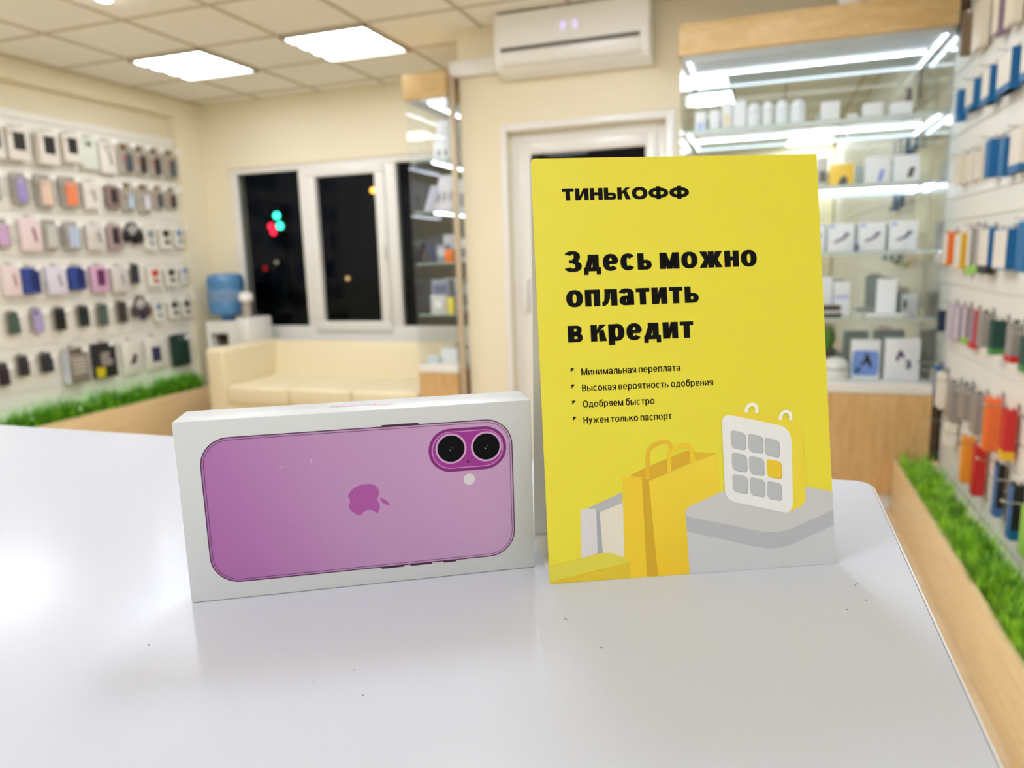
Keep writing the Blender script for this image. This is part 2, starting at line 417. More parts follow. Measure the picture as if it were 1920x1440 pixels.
for a, c_, v0, v1 in ((94.6, 112.4, 80.3, 81.1), (90.4, 101.6, 7.8, 8.6), (104.6, 115.7, 7.8, 8.6), (121.2, 128.0, 7.8, 8.6)):
    decal_polys('side_button', [rrect(a, c_, v0, v1, .35, 2)], DPUR, pic, 2)
bump = decal('camera_bump', rrect(116.6, 155.4, 55.0, 77.0, 10.9, 10), MAGD, pic, 2)
decal_polys('bump_rim', [rrect(117.8, 154.3, 56.2, 75.9, 9.8, 10)], MAG, pic, 4)
decal_polys('bump_edge', band(rrect(118.3, 153.8, 56.7, 75.4, 9.3, 10), rrect(118.6, 153.5, 57.0, 75.1, 9.0, 10)), PINKR, pic, 5)
for u, v in ((127.7, 66.9), (145.3, 66.7)):
    le = decal('camera_lens', circ(u, v, 7.7, 40), PINKR, pic, 6)
    decal_polys('lens_glass', [circ(u, v, 6.75, 40)], INK, pic, 8)
    decal_polys('lens_glint', [circ(u + .8, v + .4, .17, 12), circ(u - .5, v - .9, .26, 12)], mat('printed grey glint', (196, 200, 222), .4), pic, 9)
decal_polys('microphone', [circ(135.9, 59.6, .55, 12)], INK, pic, 6)
decal_polys('flash', [circ(136.2, 50.5, 2.85, 28)], mat('printed pale grey', (222, 218, 224), .4), pic, 3)
AP = [(76.8, 47.8), (77.9, 49.3), (79.3, 50.6), (81.0, 51.4), (82.5, 51.95), (84.0, 52.2), (86.5, 52.3), (89.0, 51.8), (90.7, 50.5), (91.4, 48.6), (91.2, 46.2), (90.4, 44.2), (90.9, 42.5), (91.5, 40.9), (91.3, 39.0), (90.4, 37.5), (89.7, 37.1), (88.9, 37.9), (87.7, 38.7), (86.2, 39.1), (84.7, 38.9), (83.4, 38.2), (82.3, 36.8), (81.6, 36.6), (80.1, 37.2), (78.2, 38.7), (76.8, 40.4), (76.6, 41.9), (77.4, 43.8), (77.3, 45.4), (76.6, 46.6)]
LF = [(91.6, 44.6), (93.0, 44.4), (94.7, 43.2), (95.8, 41.8), (96.2, 40.6), (94.9, 40.8), (93.2, 41.8), (92.2, 42.9)]
decal_polys('emblem', [AP, LF], mat('printed emblem pink', (172, 82, 164), .35), pic, 3)
decal_polys('scratches', [[(45.1, 63.3), (46.4, 63.7), (47.6, 64.5), (46.3, 63.9)], [(60.2, 63.8), (60.7, 66.2), (61.5, 68.6), (60.5, 66.2)]], mat('pale scratch', (232, 222, 234), .6), pic, 4)

# ------------------------------------------------------------------ lettering (strokes built as flat shapes, cap height 1)
def G_ring(cx, cy, rx, ry, tx, ty, a0=0, a1=360):
    n = max(6, int(abs(a1 - a0) / 9)); q = []
    ix, iy = max(rx - tx, .004), max(ry - ty, .004)
    def S(r1, r2, a):
        c_, s_ = math.cos(a), math.sin(a); e = .88
        return (cx + r1 * math.copysign(abs(c_) ** e, c_), cy + r2 * math.copysign(abs(s_) ** e, s_))
    for i in range(n):
        a, b = (math.radians(a0 + (a1 - a0) * k / n) for k in (i, i + 1))
        q.append([S(rx, ry, a), S(rx, ry, b), S(ix, iy, b), S(ix, iy, a)])
    return q
def G_r(x0, y0, x1, y1): return [[(x0, y0), (x1, y0), (x1, y1), (x0, y1)]]
def G_d(x0, hb, x1, t, th, y0=0):   # D shaped bowl from x0 to x1, height hb
    r = min(hb / 2, (x1 - x0) * .75)
    return G_r(x0, y0 + hb - th, x1 - r, y0 + hb) + G_r(x0, y0, x1 - r, y0 + th) + G_ring(x1 - r, y0 + hb / 2, r, hb / 2, t, th, -90, 90)
def glyph(ch, t, th, xh, W):
    cap = ch.isupper(); h = 1.0 if cap else xh
    c_ = ch.lower(); k = (1.12 if cap else 1) * W
    if ch == ' ': return [], .26
    if c_ == 'о':
        w = .70 * k * (1.1 if cap else 1); return G_ring(w / 2, h / 2, w / 2, h / 2 + .012, t, th), w
    if c_ == 'п': w = .63 * k; return G_r(0, 0, t, h) + G_r(w - t, 0, w, h) + G_r(t, h - th, w - t, h), w
    if c_ == 'н': w = .63 * k; return G_r(0, 0, t, h) + G_r(w - t, 0, w, h) + G_r(t, h * .52 - th / 2, w - t, h * .52 + th / 2), w
    if c_ == 'т': w = .58 * k; return G_r(0, h - th, w, h) + G_r(w / 2 - t / 2, 0, w / 2 + t / 2, h - th), w
    if c_ == 'и': w = .66 * k; return G_r(0, 0, t, h) + G_r(w - t, 0, w, h) + [[(t * .45, 0), (t * 1.12, 0), (w - t * .45, h), (w - t * 1.12, h)]], w
    if c_ == 'м':
        w = .84 * k; return G_r(0, 0, t, h) + G_r(w - t, 0, w, h) + [[(t * .2, h), (t * 1.1, h), (w / 2 + t * .42, 0), (w / 2 - t * .42, 0)], [(w - t * .2, h), (w - t * 1.1, h), (w / 2 - t * .42, 0), (w / 2 + t * .42, 0)]], w
    if c_ == 'л': w = .64 * k; return G_r(w - t, 0, w, h) + G_r(w * .17, h - th, w - t, h) + [[(0, 0), (t * .45, 0), (w * .15 + t * .55, h * .14), (w * .17 + t * .86, h * .45), (w * .17 + t * .92, h - th), (w * .17, h - th), (w * .15, h * .42), (w * .10, th * 1.05), (0, th * .95)]], w
    if c_ == 'д':
        w = .72 * k; return G_r(0, 0, w, th) + G_r(0, -.17, t * .72, 0) + G_r(w - t * .72, -.17, w, 0) + G_r(w * .88 - t, th, w * .88, h) + G_r(w * .24, h - th, w * .88 - t, h) + [[(w * .07, th), (w * .07 + t * .95, th), (w * .24 + t * .9, h - th), (w * .24, h - th)]], w
    if c_ == 'е': w = .66 * k; return G_ring(w / 2, h / 2, w / 2, h / 2 + .012, t, th, 0, 322) + G_r(t * .6, h * .5 - th * .42, w - t * .25, h * .5 + th * .42), w
    if c_ == 'с': w = .64 * k; return G_ring(w / 2, h / 2, w / 2, h / 2 + .012, t, th, 38, 322), w
    if c_ == 'ь': w = .60 * k; return G_r(0, 0, t, h) + G_d(t * .9, h * .60, w, t, th * .9), w
    if c_ == 'ы': w = .60 * k; return G_r(0, 0, t, h) + G_d(t * .9, h * .60, w, t, th * .9) + G_r(w + .08, 0, w + .08 + t, h), w + .08 + t
    if c_ == 'в': w = .62 * k; return G_r(0, 0, t, h) + G_d(t * .9, h * .55, w, t, th * .85) + G_d(t * .9, h * .55, w * .95, t, th * .85, h * .45), w
    if c_ == 'ж':
        w = 1.0 * k; c0 = w / 2; p = []
        for sx in (-1, 1):
            for sy in (-1, 1):
                p.append([(c0 + sx * c0, h / 2 + sy * h / 2), (c0 + sx * (c0 - t * 1.15), h / 2 + sy * h / 2), (c0 + sx * t * .3, h / 2 + sy * h * .02), (c0 + sx * t * .3, h / 2 - sy * h * .02), (c0 + sx * t * 1.1, h / 2)])
        return G_r(c0 - t / 2, 0, c0 + t / 2, h) + p, w
    if c_ == 'к':
        w = .66 * k; return G_r(0, 0, t, h) + [[(t * .9, h * .40), (t * .9, h * .62), (w - t * 1.1, h), (w, h)], [(t + (w - t) * .18, h * .58), (t + (w - t) * .18 + t * .75, h * .72), (w + .01, 0), (w - t * 1.15, 0)]], w
    if c_ == 'р': w = .68 * k; return G_r(0, -.21, t, h) + G_ring(w / 2 + t * .04, h / 2, w / 2 - t * .04, h / 2 + .012, t, th), w
    if c_ == 'а':
        w = .62 * k; return G_r(w - t, 0, w, h * .66) + G_ring(w / 2 - .01, h * .66, w / 2 + .01, h * .34 + .012, t, th, 0, 168) + G_ring(w * .46, h * .285, w * .46, h * .295, t, th * .85), w
    if c_ == 'б':
        w = .68 * k; return G_ring(w / 2, h / 2, w / 2, h / 2 + .012, t, th) + [[(0, h * .5), (t, h * .5), (t * 1.15, h * .85), (w * .1, h * .95)], [(w * .02, h * .8), (t * 1.0, h * .8), (w * .45, 1 - th), (w * .42, 1), (w * .12, .94)], [(w * .42, 1 - th), (w * .93, 1.02 - th), (w * .95, 1.05), (w * .42, 1.0)]], w
    if c_ == 'я':
        w = .62 * k; d = [[(w - x, y) for x, y in p] for p in G_d(t * .9, h * .58, w, t, th * .85, h * .42)]
        return G_r(w - t, 0, w, h) + d + [[(0, 0), (t * 1.15, 0), (w - t * .6, h * .46), (w - t * 1.5, h * .46)]], w
    if c_ == 'у': w = .60 * k; return [[(w, h), (w - t * 1.08, h), (w * .16, -.21), (w * .16 + t * 1.05, -.21)], [(0, h), (t * 1.08, h), (w * .60, h * .12), (w * .46, -.02)]] + G_r(w * .02, -.21, w * .16 + t * .8, -.21 + th), w
    if c_ == 'з':
        w = .64 * k; return G_ring(w * .46, .735, w * .46, .277, t, th * .85, -90, 160) + G_ring(w * .48, .27, w * .52, .282, t, th * .9, -160, 90) + G_r(w * .26, .5 - th * .38, w * .56, .5 + th * .38), w
    if c_ == 'ф': w = .98 * k; return G_ring(w / 2, h / 2, w / 2, h * .43, t, th) + G_r(w / 2 - t / 2, -.035, w / 2 + t / 2, 1.035), w
    if ch == 'P' or ch == 'Р': w = .60 * W; return G_r(0, 0, t, 1) + G_d(t * .9, .58, w, t, th, .42), w
    if ch == 'i': return G_r(0, 0, t, xh) + [circ(t / 2, .93, t * .68, 12)], t
    if ch == 'h': w = .56 * W; return G_r(0, 0, t, 1) + G_ring(w / 2, xh * .6, w / 2, xh * .4, t, th, 0, 180) + G_r(w - t, 0, w, xh * .6), w
    if ch == 'n': w = .56 * W; return G_r(0, 0, t, xh) + G_ring(w / 2, xh * .6, w / 2, xh * .4, t, th, 0, 180) + G_r(w - t, 0, w, xh * .6), w
    if ch == 'o': w = .62 * W; return G_ring(w / 2, xh / 2, w / 2, xh / 2, t, th), w
    if ch == 'e': w = .60 * W; return G_ring(w / 2, xh / 2, w / 2, xh / 2, t, th, 0, 318) + G_r(t * .6, xh / 2 - th / 2, w - t * .3, xh / 2 + th / 2), w
    return G_r(0, 0, .4, h), .4
def line(s, u0, u1, v, cap, t, th, xh=.8, W=1.0, gap=.075):
    """flat polygons (mm) of one line of lettering set from u0 to u1 on baseline v"""
    x = 0; P = []
    for ch in s:
        g_, a = glyph(ch, t, th, xh, W)
        P += [[(x + px, py) for px, py in p] for p in g_]; x += a + (gap if ch != ' ' else 0)
    x -= gap; k = (u1 - u0) / x
    return [[(u0 + px * k, v + py * cap) for px, py in p] for p in P]

# pale lettering on the top of the box, reading from the far side
b = MB()
for p in line('iPhone', 0, 30, 0, 6.6, .10, .09, .72, 1.0, .10):
    b.poly([((100.2 - u) / 1000, (16.3 - v) / 1000, H_ + .00012) for u, v in p])
b.build('lettering', mat('printed pale rose', (232, 186, 204), .4), bx)['label'] = 'pale pink lettering on the top side'

# ------------------------------------------------------------------ yellow advertising stand
PX, PY, PT, LEAN = -.09585, .32243, .4324, .1734
st = thing('advertising_stand', 'yellow card stand with black credit advert standing on the counter beside phone box', 'sign', loc=(PX, PY, CT))
st.rotation_euler = (0, 0, PT)
YEL = mat('printed yellow card', (235, 224, 57), .42, var=.01, scale=12)
CARD = mat('white card back', (232, 228, 222), .6)
PW, PH, PTK = .148, .210, .0007
LM = Matrix.Rotation(-LEAN, 4, 'X')         # leans away from the viewer
pan = MB()
pan.prism([(0, 0), (PW, 0), (PW, PH), (.0022, PH), (.0008, PH - .0006), (.0002, PH - .0022)], PTK, 'y', 0)
fp = pan.build('front_panel', YEL, st, mtx=LM)
tip = LM @ Vector((0, 0, PH))
back_y = tip.y + .026
MB().prism([(tip.y + PTK, tip.z - .001), (tip.y + PTK * 2.2, tip.z - .001), (back_y + PTK * 1.5, .0002), (back_y, .0002)], PW - .0012, 'x', .0006).build('back_panel', CARD, st)
MB().box(.0008, PW - .001, .0004, back_y - .004, .0001, .0006).build('base_flap', CARD, st)
MB().box(.0012, PW - .0014, .0315, back_y - .001, .0007, .0014).build('glue_flap', CARD, st)
def art(name, polys, m, lvl, parent=None):
    b = MB(); y = -.00005 * lvl
    for p in polys: b.poly([(u / 1000, y, v / 1000) for u, v in p])
    return b.build(name, m, parent or fp, mtx=LM)
BLK = mat('printed black letters', (8, 8, 7), .6, spec=.12)
art('wordmark', line('ТИНЬКОФФ', 15.0, 79.8, 188.8, 6.1, .38, .27, .8, 1.55, .10), BLK, 1)
art('headline', line('Здесь можно', 14.7, 113.6, 153.5, 10.2, .268, .197, .81, 1.0, .082), BLK, 1)
art('headline', line('оплатить', 14.7, 82.3, 136.1, 10.2, .268, .197, .81, 1.0, .082), BLK, 1)
art('headline', line('в кредит', 14.7, 78.8, 118.6, 10.2, .268, .197, .81, 1.0, .082), BLK, 1)
for s_, u1, v in (('Минимальная переплата', 71.1, 102.2), ('Высокая вероятность одобрения', 87.7, 94.15), ('Одобряем быстро', 57.0, 86.2), ('Нужен только паспорт', 65.5, 78.15)):
    art('list_line', line(s_, 20.6, u1, v, 3.35, .165, .135, .76, .92, .10), BLK, 1)
    art('list_marker', [[(15.3, v + 3.6), (17.2, v + 3.6), (15.35, v + 1.6)]], BLK, 1)

def pm_(name, rgb): return mat('printed ' + name, rgb, .45)
P_ = dict(wl=pm_('pale grey', (226, 226, 226)), wi=pm_('mid grey', (184, 186, 190)), wf=pm_('blue grey', (166, 171, 180)), wr=pm_('cream', (232, 227, 212)),
          yl=pm_('amber yellow', (243, 208, 44)), yf=pm_('ochre', (214, 172, 26)), yr=pm_('golden yellow', (242, 212, 48)), yi=pm_('dark amber', (222, 176, 34)), yn=pm_('amber shade', (232, 190, 38)), yh=pm_('handle yellow', (242, 206, 40)),
          lt=pm_('lime yellow', (224, 214, 72)), lf=pm_('mustard', (226, 198, 42)), pt=pm_('light grey', (204, 206, 208)), pr=pm_('rim grey', (182, 186, 194)), pb=pm_('body grey', (202, 206, 212)),
          cs=pm_('bright yellow', (240, 220, 60)), cf=pm_('near white', (238, 240, 242)), ct=pm_('tile grey', (188, 194, 200)), cy=pm_('tile yellow', (240, 206, 40)), tw=pm_('tile light', (250, 250, 250)))
def strokep(pts, w):
    """polygon strip along a polyline"""
    L, R_ = [], []
    for i, p in enumerate(pts):
        a, b = pts[max(i - 1, 0)], pts[min(i + 1, len(pts) - 1)]
        dx, dy = b[0] - a[0], b[1] - a[1]; n = math.hypot(dx, dy) or 1
        L.append((p[0] - dy / n * w / 2, p[1] + dx / n * w / 2)); R_.append((p[0] + dy / n * w / 2, p[1] - dx / n * w / 2))
    return [[L[i], L[i + 1], R_[i + 1], R_[i]] for i in range(len(pts) - 1)]
wb = art('white_bag', [[(17.0, 35.6), (20.6, 36.2), (24.9, 35.3), (24.6, 13.4), (16.3, 11.5)]], P_['wl'], 1)
art('bag_inside', [[(20.6, 36.2), (38.4, 43.0), (38.2, 37.8), (26.6, 33.8), (24.9, 35.3)]], P_['wi'], 1)
art('bag_fold', [[(24.9, 35.3), (26.6, 33.8), (27.2, 13.6), (24.6, 13.4)]], P_['wf'], 2)
art('bag_front', [[(26.6, 33.8), (38.6, 37.8), (38.0, 10.9), (27.2, 11.6)]], P_['wr'], 1)
YBR = grad_mat('printed yellow bag front', [(0, (240, 200, 36)), (.5, (241, 210, 48)), (1, (243, 216, 58))], 2, .45, .0, .06)
art('yellow_bag_side', [[(38.9, 50.8), (48.8, 49.9), (49.0, .3), (38.0, .3)]], P_['yl'], 2)
art('yellow_bag_inside', [[(42.4, 51.1), (50.7, 54.5), (72.5, 62.1), (76.3, 61.1), (76.1, 56.5), (52.2, 47.8), (48.8, 49.9)]], P_['yi'], 2)
art('yellow_bag_notch', [[(76.3, 61.1), (87.8, 59.8), (77.0, 56.4)]], P_['yn'], 3)
art('yellow_bag_front', [[(52.2, 47.8), (87.8, 59.8), (88.8, 40.6), (88.9, .3), (54.7, .3)]], YBR, 4)
art('yellow_bag_fold', [[(48.8, 49.9), (52.2, 47.8), (54.7, .3), (49.0, .3)]], P_['yf'], 4)
art('bag_handle', strokep([(51.6, 48.9), (52.0, 57.0), (52.2, 60.7), (53.4, 63.8), (55.6, 65.6), (58.0, 66.5), (60.3, 67.2), (62.4, 67.0), (63.6, 66.0), (64.2, 64.4), (64.4, 61.7)], 2.1), P_['yn'], 3)
art('bag_handle', strokep([(62.9, 51.6), (63.0, 56.0), (63.2, 59.3), (64.4, 62.0), (66.5, 63.6), (69.0, 64.3), (71.3, 64.7), (73.4, 64.2), (74.6, 62.6), (74.9, 60.0), (74.8, 55.7)], 2.3), P_['yh'], 5)
art('low_box_top', [[(.2, 8.5), (24.6, 13.2), (30.5, 13.4), (33.8, 12.4), (39.6, 9.5), (40.2, 8.0), (3.2, 1.5), (.2, .6)]], P_['lt'], 6)
art('low_box_front', [[(3.2, 1.7), (40.2, 8.0), (40.0, .3), (.2, .3)]], P_['lf'], 6)
art('pedestal_top', [[(70.1, 31.2), (71.0, 32.8), (72.6, 34.0), (90.1, 40.5), (134.1, 40.2), (147.9, 36.8), (147.9, 25.5), (127.7, 18.0), (121.0, 16.4), (115.3, 16.1), (110.0, 16.8), (72.2, 26.6), (70.6, 28.8)]], P_['pt'], 5)
art('pedestal_rim', [[(70.0, 31.2), (70.6, 29.6), (72.2, 28.6), (106.5, 19.7), (111.0, 18.6), (115.3, 18.2), (120.0, 18.4), (124.1, 19.0), (147.9, 27.6), (147.9, 19.6), (123.7, 10.9), (119.0, 10.1), (114.9, 10.0), (110.5, 10.4), (106.1, 11.4), (72.0, 21.0), (70.5, 21.8)]], P_['pr'], 6)
art('pedestal_body', [[(70.5, 23.0), (106.1, 13.3), (110.5, 12.3), (114.9, 11.9), (119.0, 12.0), (123.7, 12.8), (147.9, 21.5), (147.9, .1), (70.9, .1)]], P_['pb'], 5)
art('calendar_side', [[(96.3, 79.2), (99.9, 80.8), (104.2, 80.7), (123.3, 76.0), (130.0, 73.3), (132.6, 70.5), (133.2, 67.0), (133.4, 33.2), (131.8, 31.0), (129.1, 29.7), (123.7, 27.7), (119.0, 58.7)]], P_['cs'], 7)
art('calendar_face', [[(91.1, 75.0), (91.4, 76.8), (92.4, 78.0), (94.0, 78.7), (96.2, 78.6), (121.4, 72.2), (124.0, 70.9), (126.2, 68.4), (127.3, 64.6), (126.6, 32.8), (126.1, 30.2), (124.6, 28.3), (122.6, 27.7), (120.6, 28.0), (95.9, 34.7), (93.4, 36.0), (91.8, 38.0), (91.1, 40.9)]], P_['cf'], 8)
def tile(cx, cy, k): return [(cx + x * k, cy + y * k - .24 * x * k) for x, y in rrect(-3.75, 3.75, -4.4, 4.4, 1.7, 4)]
CC = [(99.1, 65.9), (108.1, 63.7), (116.7, 61.2), (99.2, 54.7), (108.1, 52.4), (117.3, 50.3), (99.1, 43.8), (108.0, 41.6), (116.9, 39.2)]
for i, (a, c_) in enumerate(CC):
    art('calendar_day', [tile(a, c_, 1)], P_['cy'] if i == 5 else P_['ct'], 10)
    art('calendar_day_edge', [tile(a + .35, c_ - .35, 1.02)], P_['yf'] if i == 5 else pm_('edge grey', (168, 176, 184)), 9)
art('calendar_ring', strokep([(104.0, 79.7), (104.3, 81.3), (105.0, 82.6), (106.4, 83.5), (108.0, 83.6), (109.3, 82.7), (109.8, 81.3), (109.6, 79.0)], 1.7), P_['tw'], 9)
art('calendar_ring', strokep([(121.7, 74.9), (122.0, 76.7), (122.8, 78.1), (124.2, 79.0), (125.8, 79.0), (127.0, 78.2), (127.5, 76.6), (127.4, 74.5)], 1.7), P_['tw'], 9)

# ------------------------------------------------------------------ sofa
def cushion(x0, x1, y0, y1, z0, z1, r): return MB().box(x0, x1, y0, y1, z0, z1), r
sofa = thing('sofa', 'cream leather sofa under the dark window', 'sofa', loc=(-3.1, 4.9, 0))
so = Matrix.Translation((3.1, -4.9, 0))
MB().box(-4.03, -2.22, 4.47, 5.18, .06, .30).build('base', LEATHER, sofa, bevel=.02, seg=3, mtx=so)
MB().box(-4.04, -3.865, 4.45, 5.20, .06, .715).build('arm', LEATHER, sofa, bevel=.03, seg=4, mtx=so)
MB().prism([(4.98, .28), (5.20, .28), (5.20, .70), (5.10, .71)], 1.655, 'x', -3.875).build('back', LEATHER, sofa, bevel=.03, seg=4, mtx=so)
for a, b in ((-3.862, -3.312), (-3.308, -2.786), (-2.782, -2.235)):
    MB().box(a, b, 4.44, 5.06, .29, .435).build('seat_cushion', LEATHER, sofa, bevel=.035, seg=4, mtx=so)
for x in (-3.95, -2.32):
    for y in (4.55, 5.12): MB().cyl((x, y, 0), (x, y, .07), .025).build('leg', BLACK, sofa, mtx=so)

# ------------------------------------------------------------------ water dispenser
wd = thing('water_dispenser', 'white water dispenser with blue bottle in the corner beside the window', 'water dispenser', loc=(-4.33, 5.15, 0))
wo = Matrix.Translation((4.33, -5.15, 0))
b = MB(); b.box(-4.48, -4.17, 4.99, 5.32, 0, .66).box(-4.48, -4.17, 4.99, 5.32, .775, .875).box(-4.48, -4.44, 4.99, 5.32, .66, .775).box(-4.26, -4.17, 4.99, 5.32, .66, .775).box(-4.44, -4.26, 5.10, 5.32, .66, .775)
b.build('body', WHITE, wd, mtx=wo)
MB().box(-4.44, -4.26, 5.085, 5.098, .662, .773).build('tap_recess', mat('brown grey recess', (112, 100, 84), .6), wd, mtx=wo)
for x in (-4.39, -4.31): MB().box(x - .018, x + .018, 5.03, 5.085, .70, .745).build('tap', mat('dark tap', (58, 42, 34), .4), wd, bevel=.006, mtx=wo)
MB().lathe([(.05, .875 - .01), (.055, .90), (.14, .925), (.154, .96), (.154, 1.035), (.148, 1.05), (.154, 1.065), (.154, 1.13), (.148, 1.145), (.154, 1.16), (.154, 1.215), (.140, 1.26), (.10, 1.277), (.0, 1.279)][:-1], (-4.385, 5.16, 0), 36).build('bottle', mat('blue water bottle', (74, 132, 182), .12, coat=.5, var=.12, scale=5), wd, smooth=True, mtx=wo)
MB().lathe([(.1545, 1.035), (.1552, 1.04), (.1552, 1.13), (.1545, 1.135)], (-4.385, 5.16, 0), 36).build('bottle_label', mat('blue grey bottle label', (112, 144, 178), .4, var=.3, scale=14), wd, smooth=True, mtx=wo)
MB().box(-4.17, -4.045, 4.99, 5.30, .60, .90).build('side_cabinet', WHITE, wd, bevel=.012, mtx=wo)
MB().cyl((-4.12, 5.08, .90), (-4.12, 5.08, 1.04), .038, n=20).build('cup_tube', film('smoky tube', (196, 184, 172), .7), wd, smooth=True, mtx=wo)
MB().lathe([(.04, 1.035), (.056, 1.045), (.060, 1.075), (.050, 1.105), (.02, 1.118)], (-4.12, 5.08, 0), 24).build('cup_tube_lid', WHITE, wd, smooth=True, mtx=wo)

# ------------------------------------------------------------------ air conditioner and duct
ac = thing('air_conditioner', 'white wall air conditioner above the door', 'air conditioner', loc=(-1.06, 4.41, 2.42))
ao = Matrix.Translation((1.06, -4.41, -2.42))
A0, A1 = -1.515, -.625
ACW = mat('bright white casing', (252, 251, 248), .3)
pr = [(4.41, 2.715), (4.235, 2.715), (4.215, 2.70), (4.20, 2.52), (4.20, 2.475), (4.212, 2.435), (4.25, 2.40), (4.33, 2.385), (4.41, 2.385)]
MB().prism(pr, A1 - A0, 'x', A0).build('body', ACW, ac, bevel=.006, mtx=ao)
MB().prism([(4.2165, 2.705), (4.2135, 2.705), (4.1965, 2.525), (4.1995, 2.525)], A1 - A0 - .02, 'x', A0 + .01).build('front_panel', ACW, ac, mtx=ao)
MB().box(A0 + .04, A1 - .05, 4.195, 4.203, 2.499, 2.517).build('air_slot', mat('grey air slot', (88, 82, 66), .7), ac, mtx=ao)
MB().prism([(4.203, 2.497), (4.186, 2.49), (4.196, 2.432), (4.222, 2.41), (4.232, 2.42)], A1 - A0 - .09, 'x', A0 + .04).build('louver', UPVC, ac, bevel=.003, mtx=ao)
MB().box(A0 + .02, A0 + .32, 4.225, 4.38, 2.7145, 2.7165).build('intake_grille', BLACK, ac, mtx=ao)
b = MB()
for x in (-1.105, -1.035):
    for sx, sz in ((0, .018), (0, -.018), (0, 0)): b.box(x - .010, x + .010, 4.2015 - .004 + .0, 4.2045, 2.600 + sz - .002, 2.600 + sz + .002)
    b.box(x + .008, x + .012, 4.198, 4.2045, 2.60, 2.618).box(x - .012, x - .008, 4.198, 4.2045, 2.582, 2.60)
dm = mat('violet display digit', (206, 190, 255), .4, emit=.6)
b.build('display', dm, ac, mtx=ao)
dt = MB(); dt.box(-1.868, -1.52, YA - .055, YA + .0, 2.435, 2.525).box(-1.868, -1.832, YA, YA + .5, 2.435, 2.525)
tag(dt.build('cable_duct', UPVC, bevel=.004), 'white cable duct running from the air conditioner to the wall corner', 'cable duct')
tag(MB().box(-1.868, -1.838, 4.33, 4.365, 0, 2.43).build('corner_post', mat('pale metal post', (206, 190, 164), .35, metal=.3), bevel=.003), 'pale narrow post between the slim glass showcase and the door wall', 'post')

# ------------------------------------------------------------------ glass showcases
def led_run(name, p0, p1, parent, off, lm=None):
    """thin LED profile along x or y"""
    (x0, y0, z), (x1, y1, _) = p0, p1
    b = MB()
    if abs(x1 - x0) > abs(y1 - y0): b.box(x0, x1, y0 - .003, y0 + .003, z - .005, z); m = lm or LEDX
    else: b.box(x0 - .003, x0 + .003, y0, y1, z - .005, z); m = LEDY
    return b.build(name, m, parent, mtx=off)
SHZ = [1.945, 1.632, 1.305, .975]      # shelf undersides
def showcase(name, label, x0, x1, y0, y1, mirror, strips):
    t = thing(name, label, 'showcase', 'lit glass showcases', ((x0 + x1) / 2, (y0 + y1) / 2, 0))
    o = Matrix.Translation((-(x0 + x1) / 2, -(y0 + y1) / 2, 0))
    MB().box(x0, x1, y0, y1, .08, .60).build('base_cabinet', OAKV, t, mtx=o)
    MB().box(x0 + .01, x1 - .01, y0 + .02, y1 - .01, 0, .08).build('plinth', WHITE, t, mtx=o)
    MB().box(x0, x1, y0, y1, .602, .655).build('display_floor', UPVC, t, bevel=.003, mtx=o)
    MB().box(x0 - .01, x1, y0 - .008, y1, 2.315, 2.465).build('header', OAKX, t, bevel=.002, mtx=o)
    MB().box(x0 + .01, x1 - .01, y0 + .01, y1 - .01, 2.30, 2.314).build('top_panel', mat('pale grey top panel', (206, 210, 212), .3), t, mtx=o)
    g = .006
    MB().box(x0, x1, y0, y0 + g, .656, 2.314).build('glass_front', CLEAR, t, mtx=o)
    MB().box(x0, x0 + g, y0 + g, y1 - g, .656, 2.314).build('glass_side', CLEAR, t, mtx=o)
    MB().box(x1 - g, x1, y0 + g, y1 - g, .656, 2.314).build('glass_side', CLEAR, t, mtx=o)
    if mirror: MB().box(x0, x1, y1 - g, y1, .656, 2.314).build('mirror_back', MIRROR, t, mtx=o)
    else: MB().box(x0, x1, y1 - g, y1, .656, 2.314).build('glass_back', CLEAR, t, mtx=o)
    for z in SHZ:
        MB().box(x0 + .008, x1 - .008, y0 + .03, y1 - .01, z, z + .008).build('shelf', SHELFG, t, mtx=o)
        MB().box(x0 + .008, x1 - .008, y0 + .0275, y0 + .0295, z, z + .008).build('shelf_edge', mat('green glass edge', (178, 206, 196), .15, coat=.5), t, mtx=o)
        for xx in (x0 + .008, x1 - .02): MB().box(xx, xx + .012, y0 + .05, y0 + .062, z - .012, z - .001).build('shelf_clip', CHROME, t, mtx=o)
    if mirror:
        for z in SHZ + [2.30]:        # front strips behind an added lip; lower ones added to brighten box fronts
            MB().box(x0 + .01, x1 - .01, y0 + .032, y0 + .034, z - .011, z - .0005).build('added_lip', mat('brushed aluminium lip', (206, 210, 212), .35, metal=.6), t, mtx=o)
            led_run('led_strip', (x0 + .02, y0 + .042, z - .001), (x1 - .02, y0 + .042, z - .001), t, o, LEDF)
    for p0, p1 in strips: led_run('led_strip', p0, p1, t, o)
    return t
CX0, CX1, CY0, CY1 = -.435, .80, 4.0, 4.39
S1 = []
for z, back in ((2.296, True), (1.943, True), (1.630, True), (1.303, False)):
    if back: S1.append(((CX0 + .06, CY1 - .014, z), (CX1 - .06, CY1 - .014, z)))
    if z > 1.5: S1 += [((CX0 + .035, CY0 + .05, z), (CX0 + .035, CY1 - .03, z))]
    S1 += [((CX1 - .035, CY0 + .05, z), (CX1 - .035, CY1 - .03, z))]
case = showcase('glass_showcase', 'wide lit glass showcase with oak header and base behind the yellow stand', CX0, CX1, CY0, CY1, True, S1)
NX0, NX1, NY0, NY1 = -2.15, -1.872, 4.30, 5.10
S2 = [((-2.012, NY0 + .05, z), (-2.012, NY1 - .05, z)) for z in (2.296, 1.943, 1.630)]
slim = showcase('glass_showcase', 'slim lit glass showcase with oak top standing right of the cream sofa', NX0, NX1, NY0, NY1, False, S2)
